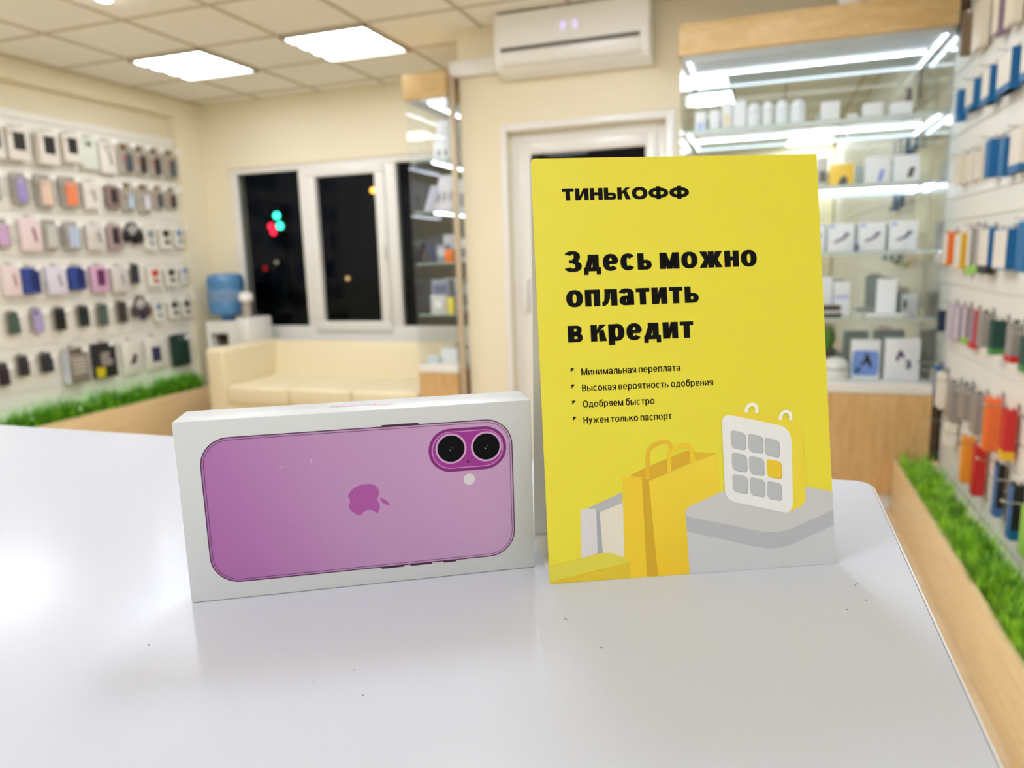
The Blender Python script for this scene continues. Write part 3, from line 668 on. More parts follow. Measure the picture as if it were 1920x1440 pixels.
for a, b_ in ((0, .60), (2.316, 2.46)):
    MB().box(.801, .831, 4.01, 4.38, a, b_).build('gap_shade', mat('dark gap shade', (84, 62, 40), .6), case, mtx=Matrix.Translation((-(CX0 + CX1) / 2, -(CY0 + CY1) / 2, 0)))  # dark strips painting the shade of the gap beside header and base
tag(MB().box(.295, .385, 4.05, 4.13, 2.466, 2.515).build('small_box', WHITE, bevel=.006), 'small white box standing on top of the wide showcase header', 'box')

PACK = mat('white retail carton', (242, 244, 248), .4)
def carton(name, x0, x1, y, d, z0, z1, label, cat='box', group=None, m=None, pics=()):
    """carton at rest on a shelf; pics = (u0,u1,v0,v1,material,part name) on its front in fractions"""
    t = thing(name, label, cat, group, ((x0 + x1) / 2, y + d / 2, z0))
    wd_, h = x1 - x0, z1 - z0
    MB().box(-wd_ / 2, wd_ / 2, -d / 2, d / 2, .0005, h).build('carton', m or PACK, t, bevel=.002)
    for u0, u1, v0, v1, mm, nm in pics:
        if isinstance(u0, list):
            P = [(-wd_ / 2 + wd_ * a, h * b_) for a, b_ in u0]
        else: P = rrect(-wd_ / 2 + wd_ * u0, -wd_ / 2 + wd_ * u1, h * v0, h * v1, min((u1 - u0) * wd_, (v1 - v0) * h) * .15, 3)
        MB().prism(P, .0012, 'y', -d / 2 - .0011).build(nm, mm, t)
    return t
BLU = mat('print blue', (110, 146, 226), .4); NAVY = mat('print navy', (44, 58, 112), .4); INKD = mat('print dark grey', (46, 46, 52), .4); LBL = mat('print pale blue', (176, 200, 240), .4)
fz = lambda i: SHZ[i] + .008
GA = 'white goods on the top shelf of the wide showcase'
carton('gadget_box', -.376, -.322, 4.17, .10, fz(0), 2.07, 'small white box at the left end of the top showcase shelf', 'box', GA, pics=[(.2, .8, .15, .5, LBL, 'front_print')])
carton('gadget_box', -.300, -.250, 4.17, .10, fz(0), 2.072, 'narrow white box second from left on the top showcase shelf', 'box', GA)
carton('gadget_box', -.238, -.188, 4.17, .10, fz(0), 2.108, 'tall narrow white box third from left on the top showcase shelf', 'box', GA, pics=[(.2, .8, .2, .6, mat('cream print', (240, 228, 196)), 'front_print')])
carton('gadget_box', -.181, -.118, 4.17, .10, fz(0), 2.106, 'tall wider white box fourth from left on the top showcase shelf', 'box', GA)
for i, (a, b_, h) in enumerate(((-.111, -.043, .135), (-.037, .020, .138), (.028, .092, .137), (.097, .174, .132))):
    t = thing('earphone_case', ['leftmost', 'second from left', 'third from left', 'largest, rightmost'][i] + ' of four rounded white earphone cases on the top shelf', 'earphone case', GA, ((a + b_) / 2, 4.17, fz(0) + .0006))
    r = (b_ - a) / 2
    MB().lathe([(r * .75, 0), (r * .95, h * .08), (r, h * .25), (r, h * .62)], (0, 0, 0), 20).build('case_body', mat('glossy white case', (240, 246, 250), .2, coat=.4), t, smooth=True)
    MB().lathe([(r, h * .635), (r * .96, h * .78), (r * .72, h * .93), (r * .3, h)], (0, 0, 0), 20).build('lid', MATS['glossy white case'], t, smooth=True)
carton('gadget_box', .246, .332, 4.15, .09, fz(0), 2.058, 'square white box alone in the middle of the top showcase shelf', 'box', GA)
carton('gadget_box', .370, .415, 4.15, .06, fz(0), 1.990, 'smallest low white box on the top showcase shelf', 'box', GA)
carton('gadget_box', .440, .526, 4.15, .08, fz(0), 2.035, 'low white box right of the smallest one on the top shelf', 'box', GA)
carton('gadget_box', .566, .655, 4.15, .09, fz(0), 2.026, 'low white box at the right end of the top showcase shelf', 'box', GA)
GB = 'boxed accessories on the second shelf of the wide showcase'
carton('accessory_box', .234, .288, 4.15, .05, fz(1), 1.79, 'grey box with black picture just right of the yellow stand', 'box', GB, mat('grey carton', (188, 186, 190), .4), [(.25, .9, .18, .55, INKD, 'front_print')])
carton('accessory_box', .298, .410, 4.15, .05, fz(1), 1.752, 'yellow box with a dark picture on the second showcase shelf', 'box', GB, mat('yellow carton', (250, 206, 40), .4), [([(.35, .05), (.72, .05), (.78, .3), (.6, .5), (.42, .3)], 0, 0, 0, INKD, 'front_print')])
carton('accessory_box', .462, .576, 4.15, .05, fz(1), 1.776, 'white box with pale blue picture on the second showcase shelf', 'box', GB, None, [([(.5, .1), (.68, .14), (.76, .55), (.6, .5)], 0, 0, 0, BLU, 'front_print')])
carton('accessory_box', .592, .706, 4.15, .05, fz(1), 1.776, 'white box with black stand picture on the second showcase shelf', 'box', GB, None, [([(.5, .2), (.72, .2), (.82, .55), (.62, .55)], 0, 0, 0, INKD, 'front_print')])
GC = 'white cable boxes on the third shelf of the wide showcase'
for i, (a, b_) in enumerate(((.176, .290), (.302, .427), (.447, .570), (.589, .714))):
    carton('cable_box', a, b_, 4.15, .05, fz(2), 1.457, ['white cable box half hidden behind the yellow stand', 'white cable box with dark plug, left of the tiny navy box', 'white cable box with dark plug, in the middle of its row', 'white cable box with dark plug, rightmost of its row'][i], 'box', GC, None,
           [([(.2, .36), (.55, .5), (.68, .68), (.85, .62), (.62, .42), (.3, .32)], 0, 0, 0, mat('print slate', (92, 98, 128), .4), 'front_print'), (.06, .26, .86, .94, BLU, 'corner_print')])
carton('accessory_box', .429, .445, 4.12, .03, fz(2), 1.348, 'tiny navy box squeezed between two white cable boxes', 'box', GC, NAVY)
GD = 'goods on the fourth shelf of the wide showcase'
carton('gadget_box', .262, .338, 4.19, .06, fz(3), 1.185, 'tall white box beside the yellow stand on the fourth shelf', 'box', GD)
carton('gadget_box', .344, .422, 4.17, .08, fz(3), 1.157, 'white box with blue stripes on the fourth showcase shelf', 'box', GD, None, [(.1, .95, .56, .60, BLU, 'blue_stripe'), (.1, .95, .48, .52, LBL, 'blue_stripe')])
t = thing('charging_tray', 'black rounded tray with white pad on the fourth showcase shelf', 'charger', GD, (.325, 4.10, fz(3) + .0006))
MB().prism(rrect(-.055, .055, -.04, .04, .02), .018, 'z', 0).build('tray_base', BLACK, t, bevel=.004)
MB().prism(rrect(-.045, .045, -.03, .03, .015), .012, 'z', .019).build('pad', WHITE, t, bevel=.003)
MB().prism(rrect(-.05, .05, -.012, .012, .01), .028, 'z', .032).build('clip', BLACK, t, bevel=.004)
t = thing('phone_stand', 'white upright phone stand with dark top edge on the fourth shelf', 'phone stand', GD, (.59, 4.15, fz(3) + .0006))
MB().prism(rrect(-.095, .10, -.055, .05, .03), .012, 'z', 0).build('foot', WHITE, t, bevel=.003)
MB().prism(rrect(-.046, .046, .013, .190, .008), .022, 'y', -.01).build('upright', PACK, t, bevel=.003)
MB().prism(rrect(-.03, .03, .191, .197, .002), .02, 'y', -.009).build('top_clamp', BLACK, t)
carton('gadget_box', .676, .745, 4.22, .06, fz(3), 1.09, 'grey white box at the right end of the fourth shelf', 'box', GD, mat('dull white carton', (216, 218, 220), .4), [(.1, .3, .3, .7, INKD, 'front_print')])
GE = 'goods on the floor of the wide showcase'
t = thing('router', 'low white rounded gadget on the showcase floor beside the yellow stand', 'gadget', GE, (.365, 4.14, .6555))
MB().lathe([(.062, 0), (.068, .02), (.066, .07), (.05, .10), (.02, .112)], (0, 0, 0), 28).build('gadget_body', WHITE, t, smooth=True)
MB().lathe([(.0685, .05), (.0695, .053), (.0695, .058), (.0685, .061)], (0, 0, 0), 28).build('ring', mat('grey ring', (176, 180, 186)), t, smooth=True)
carton('earbud_box', .438, .574, 4.12, .06, .6555, .860, 'white and blue box with dark earbuds picture on the showcase floor', 'box', GE, None,
       [(.04, .96, .10, .74, BLU, 'blue_panel'), ([(.12, .16), (.3, .2), (.36, .3), (.22, .3)], 0, 0, 0, NAVY, 'front_print'), ([(.3, .38), (.46, .5), (.5, .72), (.62, .6), (.76, .32), (.66, .30), (.54, .44), (.42, .36)], 0, 0, 0, NAVY, 'front_print')])
t = carton('earbud_box', .596, .756, 4.12, .06, .6555, .868, 'white box with two navy earbuds picture on the showcase floor', 'box', GE, None,
       [([(.3, .52), (.42, .74), (.52, .68), (.58, .52), (.44, .58), (.36, .44)], 0, 0, 0, NAVY, 'front_print'), ([(.58, .46), (.72, .5), (.78, .34), (.68, .26), (.6, .32), (.68, .38)], 0, 0, 0, NAVY, 'front_print')])
t = thing('mirrored_grass', 'added green tuft and dark pot for the grass mirrored in the showcase back', 'plant', GE, (.335, 4.32, .6555))  # added tuft standing in for grass reflected in the mirror
MB().lathe([(.032, 0), (.042, .10), (.046, .125), (.04, .128)], (0, 0, 0), 20).build('pot', mat('dark brown pot', (62, 54, 42), .5), t, smooth=True)
b = MB(); rnd = random.Random(5)
for k in range(60):
    a = rnd.random() * 6.28; l = .05 + .10 * rnd.random(); q = .02 + .03 * rnd.random(); r0 = .012
    p = Vector((r0 * math.cos(a), r0 * math.sin(a), .126)); tp = p + Vector((math.cos(a) * q, math.sin(a) * q, l)); sd = Vector((-math.sin(a), math.cos(a), 0)) * .006
    b.poly([p - sd * .4, p + sd * .4, (p + tp) / 2 + sd, tp, (p + tp) / 2 - sd])
b.build('foliage', mat('leaf green', (84, 150, 34), .5, var=.4, scale=30), t)

# slim showcase goods
GS = 'goods in the slim showcase'
carton('gadget_box', -2.09, -1.96, 4.55, .20, fz(0) + .0, 2.10, 'wide white box with two dark dots, topmost in the slim showcase', 'box', GS, None, [(.24, .38, .35, .6, mat('print grey', (140, 142, 146)), 'front_print'), (.62, .76, .35, .6, MATS['print grey'], 'front_print')])
carton('gadget_box', -2.085, -1.955, 4.60, .18, 2.1005, 2.24, 'white box stacked on top of the box with two dots', 'box', GS)
for i, (x, y, lean, hh) in enumerate(((-2.075, 4.50, .28, .235), (-2.005, 4.46, .20, .225), (-1.945, 4.44, .12, .22))):
    t = thing('case_pack', ['leftmost', 'middle', 'rightmost'][i] + ' of the pale packs leaning on the second slim showcase shelf', 'pack', GS, (x, y, fz(1) + .010))
    t.rotation_euler = (-.12, lean, 0)
    MB().prism(rrect(-.03, .03, .0, hh, .006), .014, 'y', 0).build('pack_front', mat('pale lilac pack', (226, 222, 228), .35), t, bevel=.002)
    MB().prism(rrect(-.012, .012, .06, .12, .004), .0012, 'y', -.0013).build('front_print', mat('print warm grey', (176, 170, 172)), t)
t = thing('tilted_pack', 'pale grey pack tilted at the left of the slim showcase shelf', 'pack', GS, (-2.125, 4.44, fz(1) + .014)); t.rotation_euler = (-.1, .32, 0)
MB().prism(rrect(-.0, .045, 0.0, .17, .005), .012, 'y', 0).build('pack_front', mat('lilac grey pack', (196, 196, 214), .35), t, bevel=.002)
t = thing('phone_holder', 'dark blue slanted phone holder in the slim showcase', 'phone holder', GS, (-2.095, 4.46, fz(2) + .001))
MB().prism([(-.03, .0), (.03, .0), (.03, .012), (-.03, .012)], .06, 'y', 0).build('foot', mat('navy plastic', (58, 72, 116), .4), t, bevel=.003)
MB().prism([(.004, .010), (.022, .010), (-.03, .135), (-.048, .135)], .05, 'y', .004).build('arm', MATS['navy plastic'], t, bevel=.003)
t = thing('round_speaker', 'grey speaker with a pale round face in the slim showcase', 'speaker', GS, (-2.025, 4.50, fz(2)))
MB().box(-.04, .04, -.03, .03, .0005, .12).build('speaker_body', mat('blue grey plastic', (142, 150, 164), .5), t, bevel=.008)
MB().prism(circ(0, .07, .030, 24), .004, 'y', -.034).build('cone', mat('pale cone', (206, 214, 224), .3), t)
carton('accessory_box', -1.955, -1.90, 4.36, .05, fz(2), 1.398, 'small orange box in the slim showcase', 'box', GS, mat('orange carton', (246, 128, 40), .4))
carton('gadget_box', -2.125, -2.00, 4.50, .10, fz(3), 1.20, 'grey blue box on the fourth slim showcase shelf', 'box', GS, mat('grey blue carton', (160, 170, 190), .4), [(.1, .9, .55, .85, mat('print dusk', (112, 120, 150)), 'front_print')])
carton('gadget_box', -2.08, -1.97, 4.38, .06, fz(3), 1.105, 'pale box in front of the grey blue one, slim showcase', 'box', GS, mat('silver carton', (206, 208, 214), .4), [(.3, .7, .3, .7, mat('print white', (240, 240, 244)), 'front_print')])
carton('accessory_box', -1.945, -1.905, 4.34, .05, fz(3), 1.09, 'small yellow box at the right of the slim showcase shelf', 'box', GS, mat('lemon carton', (232, 222, 96), .4))
for i, (a, b_, y, z1, ref) in enumerate(((-2.13, -2.03, 4.78, fz(1) + .20, 'added pale lilac box deep on the second slim showcase shelf, left'), (-2.02, -1.90, 4.74, fz(1) + .23, 'added white box deep on the second slim showcase shelf, right'),  # pale boxes added to lift the dark depth of the slim case
        (-2.13, -2.04, 4.74, fz(2) + .19, 'added silver box deep on the third slim showcase shelf, left'), (-2.03, -1.90, 4.70, fz(2) + .16, 'added white box deep on the third slim showcase shelf, right'),
        (-2.13, -2.02, 4.72, fz(3) + .22, 'added white box deep on the fourth slim showcase shelf, left'), (-2.01, -1.90, 4.68, fz(3) + .18, 'added silver box deep on the fourth slim showcase shelf, right'))):
    carton('gadget_box', a, b_, y, .12, fz(1 + i // 2), z1, ref, 'box', GS, mat('silver carton', (206, 208, 214), .4) if i in (2, 5) else mat('pale lilac pack', (226, 222, 228), .35) if i == 0 else None, [(.25, .8, .2, .6, mat('print dusk', (112, 120, 150)) if i % 2 else LBL, 'front_print')])
carton('gadget_box', -2.05, -1.93, 4.44, .14, .6555, .742, 'white box lying on the floor of the slim showcase', 'box', GS)
carton('gadget_box', -2.12, -2.06, 4.38, .07, .6555, .70, 'small white box left of the larger one on the slim showcase floor', 'box', GS, None, [(.2, .9, .3, .7, LBL, 'front_print')])

# ------------------------------------------------------------------ planters with artificial grass
def planter(x0, x1, y0, y1, zt, front, label, name='planter'):
    t = thing(name, label, 'planter', 'oak planters with artificial grass', ((x0 + x1) / 2, (y0 + y1) / 2, 0))
    o = Matrix.Translation((-(x0 + x1) / 2, -(y0 + y1) / 2, 0))
    fx = (x1 - .018, x1) if front > 0 else (x0, x0 + .018)
    MB().box(*fx, y0, y1, 0.0, zt).build('front_board', OAKH, t, bevel=.001, mtx=o)
    ix = (x0, x1 - .018) if front > 0 else (x0 + .018, x1)
    MB().box(*ix, y1 - .018, y1, 0, zt).build('end_board', OAKH, t, mtx=o)
    MB().box(*ix, y0, y0 + .018, 0, zt).build('end_board', OAKH, t, mtx=o)
    MB().box(*ix, y0 + .018, y1 - .018, zt - .05, zt - .03).build('turf_base', mat('dark green turf base', (44, 74, 24), .9), t, mtx=o)
    if front < 0:
        MB().box(x1 - .052, x1 - .002, y0 + .019, y1 - .019, .2225, .250).build('back_ledge', mat('pale ledge', (240, 234, 218), .5), t, mtx=o)
        MB().box(x1 - .066, x1 - .054, y0 + .03, y1 - .03, .2225, .236).build('led_strip', GLOWM, t, mtx=o)
        return t
    wx = (x0 + .006, x0 + .020)
    MB().box(*wx, y0 + .03, y1 - .03, zt - .004, zt + .010).build('led_strip', GLOWM, t, mtx=o)
    return t
def grass_mat(name, dark, light):
    m = bpy.data.materials.new(name); m.use_nodes = True
    nt = m.node_tree; bb = nt.nodes['Principled BSDF']; bb.inputs['Roughness'].default_value = .45
    tc = nt.nodes.new('ShaderNodeTexCoord'); n = nt.nodes.new('ShaderNodeTexNoise'); n.inputs['Scale'].default_value = 22; n.inputs['Detail'].default_value = 3
    nt.links.new(tc.outputs['Object'], n.inputs['Vector'])
    r = nt.nodes.new('ShaderNodeValToRGB'); r.color_ramp.elements[0].position = .34; r.color_ramp.elements[0].color = (*lin(dark), 1)
    r.color_ramp.elements[1].position = .64; r.color_ramp.elements[1].color = (*lin(light), 1)
    nt.links.new(n.outputs['Fac'], r.inputs['Fac']); nt.links.new(r.outputs['Color'], bb.inputs['Base Color'])
    return m
GRASS_L = grass_mat('deep green artificial grass', (34, 108, 2), (128, 208, 24))
GRASS_R = grass_mat('lime green artificial grass', (40, 118, 0), (182, 242, 60))
def grass(x0, x1, y0, y1, z, n, h0, h1, label, seed, gm):
    rnd = random.Random(seed); b = MB(); bm = b.bm
    tufts = [(rnd.uniform(x0, x1), rnd.uniform(y0, y1), rnd.uniform(.7, 1.15)) for _ in range(max(12, n // 60))]
    for _ in range(n):
        tx, ty, ts = rnd.choice(tufts)
        x = min(max(rnd.gauss(tx, .03), x0), x1); y = min(max(rnd.gauss(ty, .035), y0), y1)
        h = rnd.uniform(h0, h1) * ts; a = rnd.random() * 6.283; l = rnd.uniform(.1, .55) * h; wv = rnd.uniform(.0016, .003)
        dx, dy = math.cos(a), math.sin(a)
        p = Vector((x, y, z)); sd = Vector((-dy, dx, 0)) * wv
        mid = p + Vector((dx * l * .3, dy * l * .3, h * .6)); tip = p + Vector((dx * l, dy * l, h)); tip.x = min(max(tip.x, x0 - .05), x1 + .035)
        v = [bm.verts.new(q) for q in (p - sd, p + sd, mid + sd * .8, mid - sd * .8, tip)]
        bm.faces.new(v[:4]); bm.faces.new((v[3], v[2], v[4]))
    return tag(b.build('grass', gm), label, 'grass', kind='stuff')
planter(-4.72, -4.45, 1.6, 4.93, .335, 1, 'oak planter of green grass under the phone cases on the left')
grass(-4.64, -4.475, 1.65, 4.88, .286, 12000, .12, .19, 'bright green artificial grass in the planter under the phone cases', 11, GRASS_L)
planter(.640, .845, .9, 3.985, .272, -1, 'oak planter of green grass along the right wall beside the counter')
grass(.664, .772, .95, 3.90, .2225, 10000, .075, .135, 'lime green artificial grass in the planter along the right wall', 12, GRASS_R)

# ------------------------------------------------------------------ phone accessories on the left slatwall
LX = -4.72
def hook(x, y, z, face, reach, label, group, tagged=True, ball=False):
    t = thing('display_hook', label, 'hook', group, (x, y, z))
    f = face
    MB().tube([(-.004 * f, 0, 0), (reach * f, 0, .0), ((reach + .012) * f, 0, .006)], .0022, 6).build('rod', CHROME, t, smooth=True)
    MB().box(*sorted((-.001 * f, .003 * f)), -.014, .014, -.012, .012).build('back_plate', CHROME, t, bevel=.0008)
    if tagged: MB().prism(rrect(-.024, .024, -.034, .004, .009, 4), .0016, 'x', (reach + .010) * f).build('price_tag', TAGM, t)
    if ball: MB().lathe([(.002, -.005), (.005, -.003), (.006, 0), (.005, .003), (.002, .005)], ((reach + .014) * f, 0, .006), 10).build('tip', CHROME, t, smooth=True)
    return t
GREYF = film('clear grey blister', (196, 190, 180), .5)
CLRF = film('clear blister', (226, 220, 208), .22)
def P_box(t, w_, h, dpt, m):            # carton hung with its front to +X; local x out of the wall
    MB().box(0, dpt, -w_ / 2, w_ / 2, 0, h).build('carton', m, t, bevel=.0015)
    MB().box(.001, .0025, -.022, .022, h + .0003, h + .022).build('hang_tab', mat('clear grey hang tab', (206, 198, 184), .4), t)
def P_flat(t, name, pts, x, m, th=.0012): MB().prism(pts, th, 'x', x).build(name, m, t)
KINDS = dict(
    wb=lambda t, w_, h, d, c: (P_box(t, w_, h, d, mat('white carton', (240, 234, 224), .45)), P_flat(t, 'window', rrect(-w_ * .27, w_ * .30, h * .32, h * .86, .006), d, mat('dark window', c, .3)), P_flat(t, 'label', rrect(-w_ * .12, w_ * .38, h * .22, h * .31, .002), d, mat('pale label', (226, 220, 214)))),
    mint=lambda t, w_, h, d, c: (P_box(t, w_, h, d, mat('mint white carton', (228, 234, 220), .45)), P_flat(t, 'front_print', rrect(-w_ * .12, w_ * .16, h * .74, h * .88, .006), d, mat('sage print', c, .5))),
    streak=lambda t, w_, h, d, c: (P_box(t, w_, h, d, c[0]), P_flat(t, 'window', [(w_ * .02, h * .70), (w_ * .16, h * .72), (w_ * .26, h * .3), (w_ * .14, h * .28)], d, c[1])),
    dark=lambda t, w_, h, d, c: (P_box(t, w_, h, d, c[0]), P_flat(t, 'window', rrect(-w_ * .20, w_ * .26, h * .24, h * .86, .008), d, c[1])),
    solid=lambda t, w_, h, d, c: (P_box(t, w_, h, d, c[0]), P_flat(t, 'front_print', rrect(-w_ * .02, w_ * .42, h * .15, h * .9, .004), d, c[1])),
)
def k_clear(t, w_, h, d, c):
    MB().prism(rrect(-w_ / 2, w_ / 2, 0, h, .022, 5), d, 'x', 0).build('blister', GREYF, t, bevel=.004)
    MB().prism(rrect(-w_ * .26, w_ * .34, h * .10, h * .84, .014, 5), .012, 'x', d * .7).build('phone_case', mat('case %d %d %d' % c, c, .4), t, bevel=.003)
    MB().prism(rrect(-w_ * .14, w_ * .08, h * .70, h * .79, .008, 4), .003, 'x', d * .7 + .012).build('camera_cutout', mat('pale cutout', (214, 208, 210), .4), t)
    P_flat(t, 'back_card', rrect(-w_ * .46, w_ * .46, .008, h - .008, .018), .003, mat('grey back card', (188, 182, 172), .6))
def k_ear(t, w_, h, d, c):
    P_flat(t, 'back_card', rrect(-w_ / 2, w_ / 2, 0, h, .014, 5), .001, mat('beige back card', (196, 186, 168), .6), .002)
    MB().prism(rrect(-w_ * .44, w_ * .46, h * .06, h * .80, .018, 5), d * .8, 'x', .004).build('blister', CLRF, t, bevel=.004)
    MB().prism(rrect(-w_ * .02, w_ * .38, h * .12, h * .66, .016, 5), .02, 'x', .012).build('earphone_pod', c[0], t, bevel=.004)
    MB().prism(circ(-w_ * .10, h * .50, w_ * .11, 14), .014, 'x', .012).build('accent_piece', c[1], t)
    MB().prism(rrect(-w_ * .2, w_ * .2, h * .80, h * .97, .01, 4), .004, 'x', .004).build('header_card', mat('brown header card', (120, 96, 62), .5), t)
def k_bud(t, w_, h, d, c):
    P_flat(t, 'card', rrect(-w_ * .46, w_ * .46, 0, h, .02, 5), .012, mat('ivory card', (242, 238, 226), .5), .010)
    MB().prism(rrect(-w_ * .20, w_ * .22, h * .50, h * .76, .012, 4), .010, 'x', .022).build('charging_case', c, t, bevel=.003)
    MB().prism(rrect(-w_ * .10, w_ * .08, h * .20, h * .36, .008, 4), .008, 'x', .022).build('earbud', c, t, bevel=.002)
    MB().prism(rrect(w_ * .10, w_ * .26, h * .22, h * .32, .006, 4), .008, 'x', .022).build('earbud', c, t, bevel=.002)
def k_phone(t, w_, h, d, c):
    P_flat(t, 'back_card', rrect(-w_ * .5, w_ * .5, h * .02, h, .010), .003, mat('taupe back card', (176, 166, 152), .5), .004)
    MB().prism(rrect(-w_ * .36, w_ * .5, 0, h * .94, .012, 5), .014, 'x', .014).build('phone_case', mat('case %d %d %d' % c, c, .45), t, bevel=.003)
    MB().prism(rrect(-w_ * .24, w_ * .02, h * .74, h * .88, .008, 4), .003, 'x', .028).build('camera_cutout', mat('cutout grey', tuple(int(v * .6 + 30) for v in c), .4), t)
    MB().box(.016, .022, -.008, .008, h * .93, h * 1.05).build('hang_tab', mat('grey hang tab', (168, 160, 146), .5), t)
def k_head(t, w_, h, d, c):
    pts = [(.03, w_ * .46 * math.cos(PI * k / 14), h * .52 + h * .46 * math.sin(PI * k / 14)) for k in range(15)]
    MB().tube(pts, .011, 8).build('headband', c[0], t, smooth=True)
    for s_ in (-1, 1):
        MB().prism(circ(s_ * w_ * .40, h * .36, .034, 20, .044), .03, 'x', .014).build('ear_cup', c[0], t, bevel=.005)
    MB().prism(rrect(-.006, w_ * .38, h * .02, h * .44, .012, 4), .02, 'x', .012).build('pouch', c[1], t, bevel=.004)
def k_text(t, w_, h, d, c):
    P_box(t, w_, h, d, mat('taupe carton', (142, 134, 122), .5))
    MB().box(.001, d - .001, -w_ / 2 - .0022, -w_ / 2 - .0004, .002, h - .002).build('side_panel', mat('silver side', (206, 208, 216), .4), t)
    b = MB()
    for k in range(5): b.prism([(-w_ * (.34 - .04 * (k % 2)), h * (.28 + .10 * k)), (w_ * .38, h * (.28 + .10 * k)), (w_ * .38, h * (.33 + .10 * k)), (-w_ * (.34 - .04 * (k % 2)), h * (.33 + .10 * k))], .001, 'x', d)
    b.build('pale_stripes', mat('pale stripe', (206, 200, 190), .5), t)
    P_flat(t, 'dark_top', rrect(-w_ * .44, w_ * .44, h * .88, h * .98, .002), d, mat('umber print', (88, 78, 66), .5))
def k_photo(t, w_, h, d, c):
    P_box(t, w_, h, d, mat('charcoal carton', (42, 42, 40), .4))
    P_flat(t, 'grey_picture', rrect(-w_ * .22, w_ * .30, h * .34, h * .74, .02), d, mat('print stone', (158, 152, 146), .5))
    P_flat(t, 'yellow_corner', [(-w_ * .48, h * .02), (-w_ * .10, h * .02), (-w_ * .06, h * .30), (-w_ * .48, h * .32)], d, mat('print sun yellow', (228, 206, 36), .4))
    P_flat(t, 'dark_device', circ(w_ * .28, h * .62, w_ * .13, 18), d + .0013, mat('print black violet', (48, 40, 48), .4))
    MB().box(.001, d - .001, w_ / 2 + .0004, w_ / 2 + .002, .002, h - .002).build('side_panel', mat('grey side', (196, 192, 192), .5), t)
def k_photow(t, w_, h, d, c):
    P_box(t, w_, h, d, mat('ivory carton', (240, 236, 226), .5))
    if c[1]: P_flat(t, 'picture', rrect(-w_ * .22, w_ * .24, h * .20, h * .68, .003), d, c[0])
    else: P_flat(t, 'picture', [(-w_ * .20, h * .26), (w_ * .16, h * .30), (w_ * .26, h * .56), (w_ * .06, h * .60), (-w_ * .06, h * .42)], d, c[0])
def k_tablet(t, w_, h, d, c):
    MB().prism(rrect(-w_ * .44, w_ * .44, 0, h, .014, 5), .028, 'x', .006).build('folio_cover', mat('bottle green cover', (24, 58, 48), .5), t, bevel=.004)
    MB().prism(rrect(-w_ * .5, w_ * .5, h * .01, h * .99, .016, 5), .004, 'x', .001).build('back_card', mat('grey back card', (188, 182, 172), .6), t)
    MB().box(.034, .036, -w_ * .12, w_ * .14, h * .84, h * .87).build('emblem_plate', mat('grey plate', (130, 140, 136), .4), t)
KINDS.update(clear=k_clear, ear=k_ear, bud=k_bud, phone=k_phone, head=k_head, text=k_text, photo=k_photo, photow=k_photow, tablet=k_tablet)
NAMES = dict(wb=('case_box', 'box'), mint=('case_box', 'box'), streak=('case_box', 'box'), dark=('case_box', 'box'), solid=('case_box', 'box'), clear=('case_pack', 'phone case'), ear=('earphone_pack', 'earphones'), bud=('earbud_card', 'earbuds'),
             phone=('phone_case', 'phone case'), head=('headphones', 'headphones'), text=('gadget_box', 'box'), photo=('gadget_box', 'box'), photow=('gadget_box', 'box'), tablet=('tablet_cover', 'tablet cover'))
DEP = dict(wb=.055, mint=.03, streak=.03, solid=.035, dark=.03, clear=.03, ear=.03, text=.07, photo=.035, photow=.03)
mm = lambda n_, c_: mat(n_, c_, .45)
WC, PKC, LIC, GWC, PPC = mm('warm white carton', (240, 234, 226)), mm('blush carton', (240, 222, 222)), mm('lilac carton', (232, 226, 240)), mm('grey white carton', (226, 220, 214)), mm('pink purple carton', (222, 178, 206))
SLT, MRN, BRN, SLV = mm('grey brown streak', (140, 128, 118)), mm('maroon streak', (140, 64, 92)), mm('rust streak', (176, 126, 112)), mm('grey streak', (150, 146, 160))
MAU, DBR, DPL = mm('mauve carton', (146, 126, 120)), mm('dark brown window', (62, 46, 42)), mm('aubergine window', (52, 36, 46))
BLUC, BLUD, PURW = mm('royal blue carton', (50, 72, 150)), mm('deep blue print', (32, 44, 106)), mm('plum window', (112, 50, 96))
EB, ED, ER, EW, EL = mm('black pod', (38, 36, 38)), mm('slate pod', (74, 84, 92)), mm('red accent', (206, 62, 48)), mm('white pod', (232, 232, 238)), mm('sky pod', (196, 216, 232))
RED, BKB, BLB, GRB = mm('red earbud', (214, 70, 60)), mm('black earbud', (52, 50, 38)), mm('blue earbud', (130, 158, 196)), mm('grey blue earbud', (150, 166, 176))
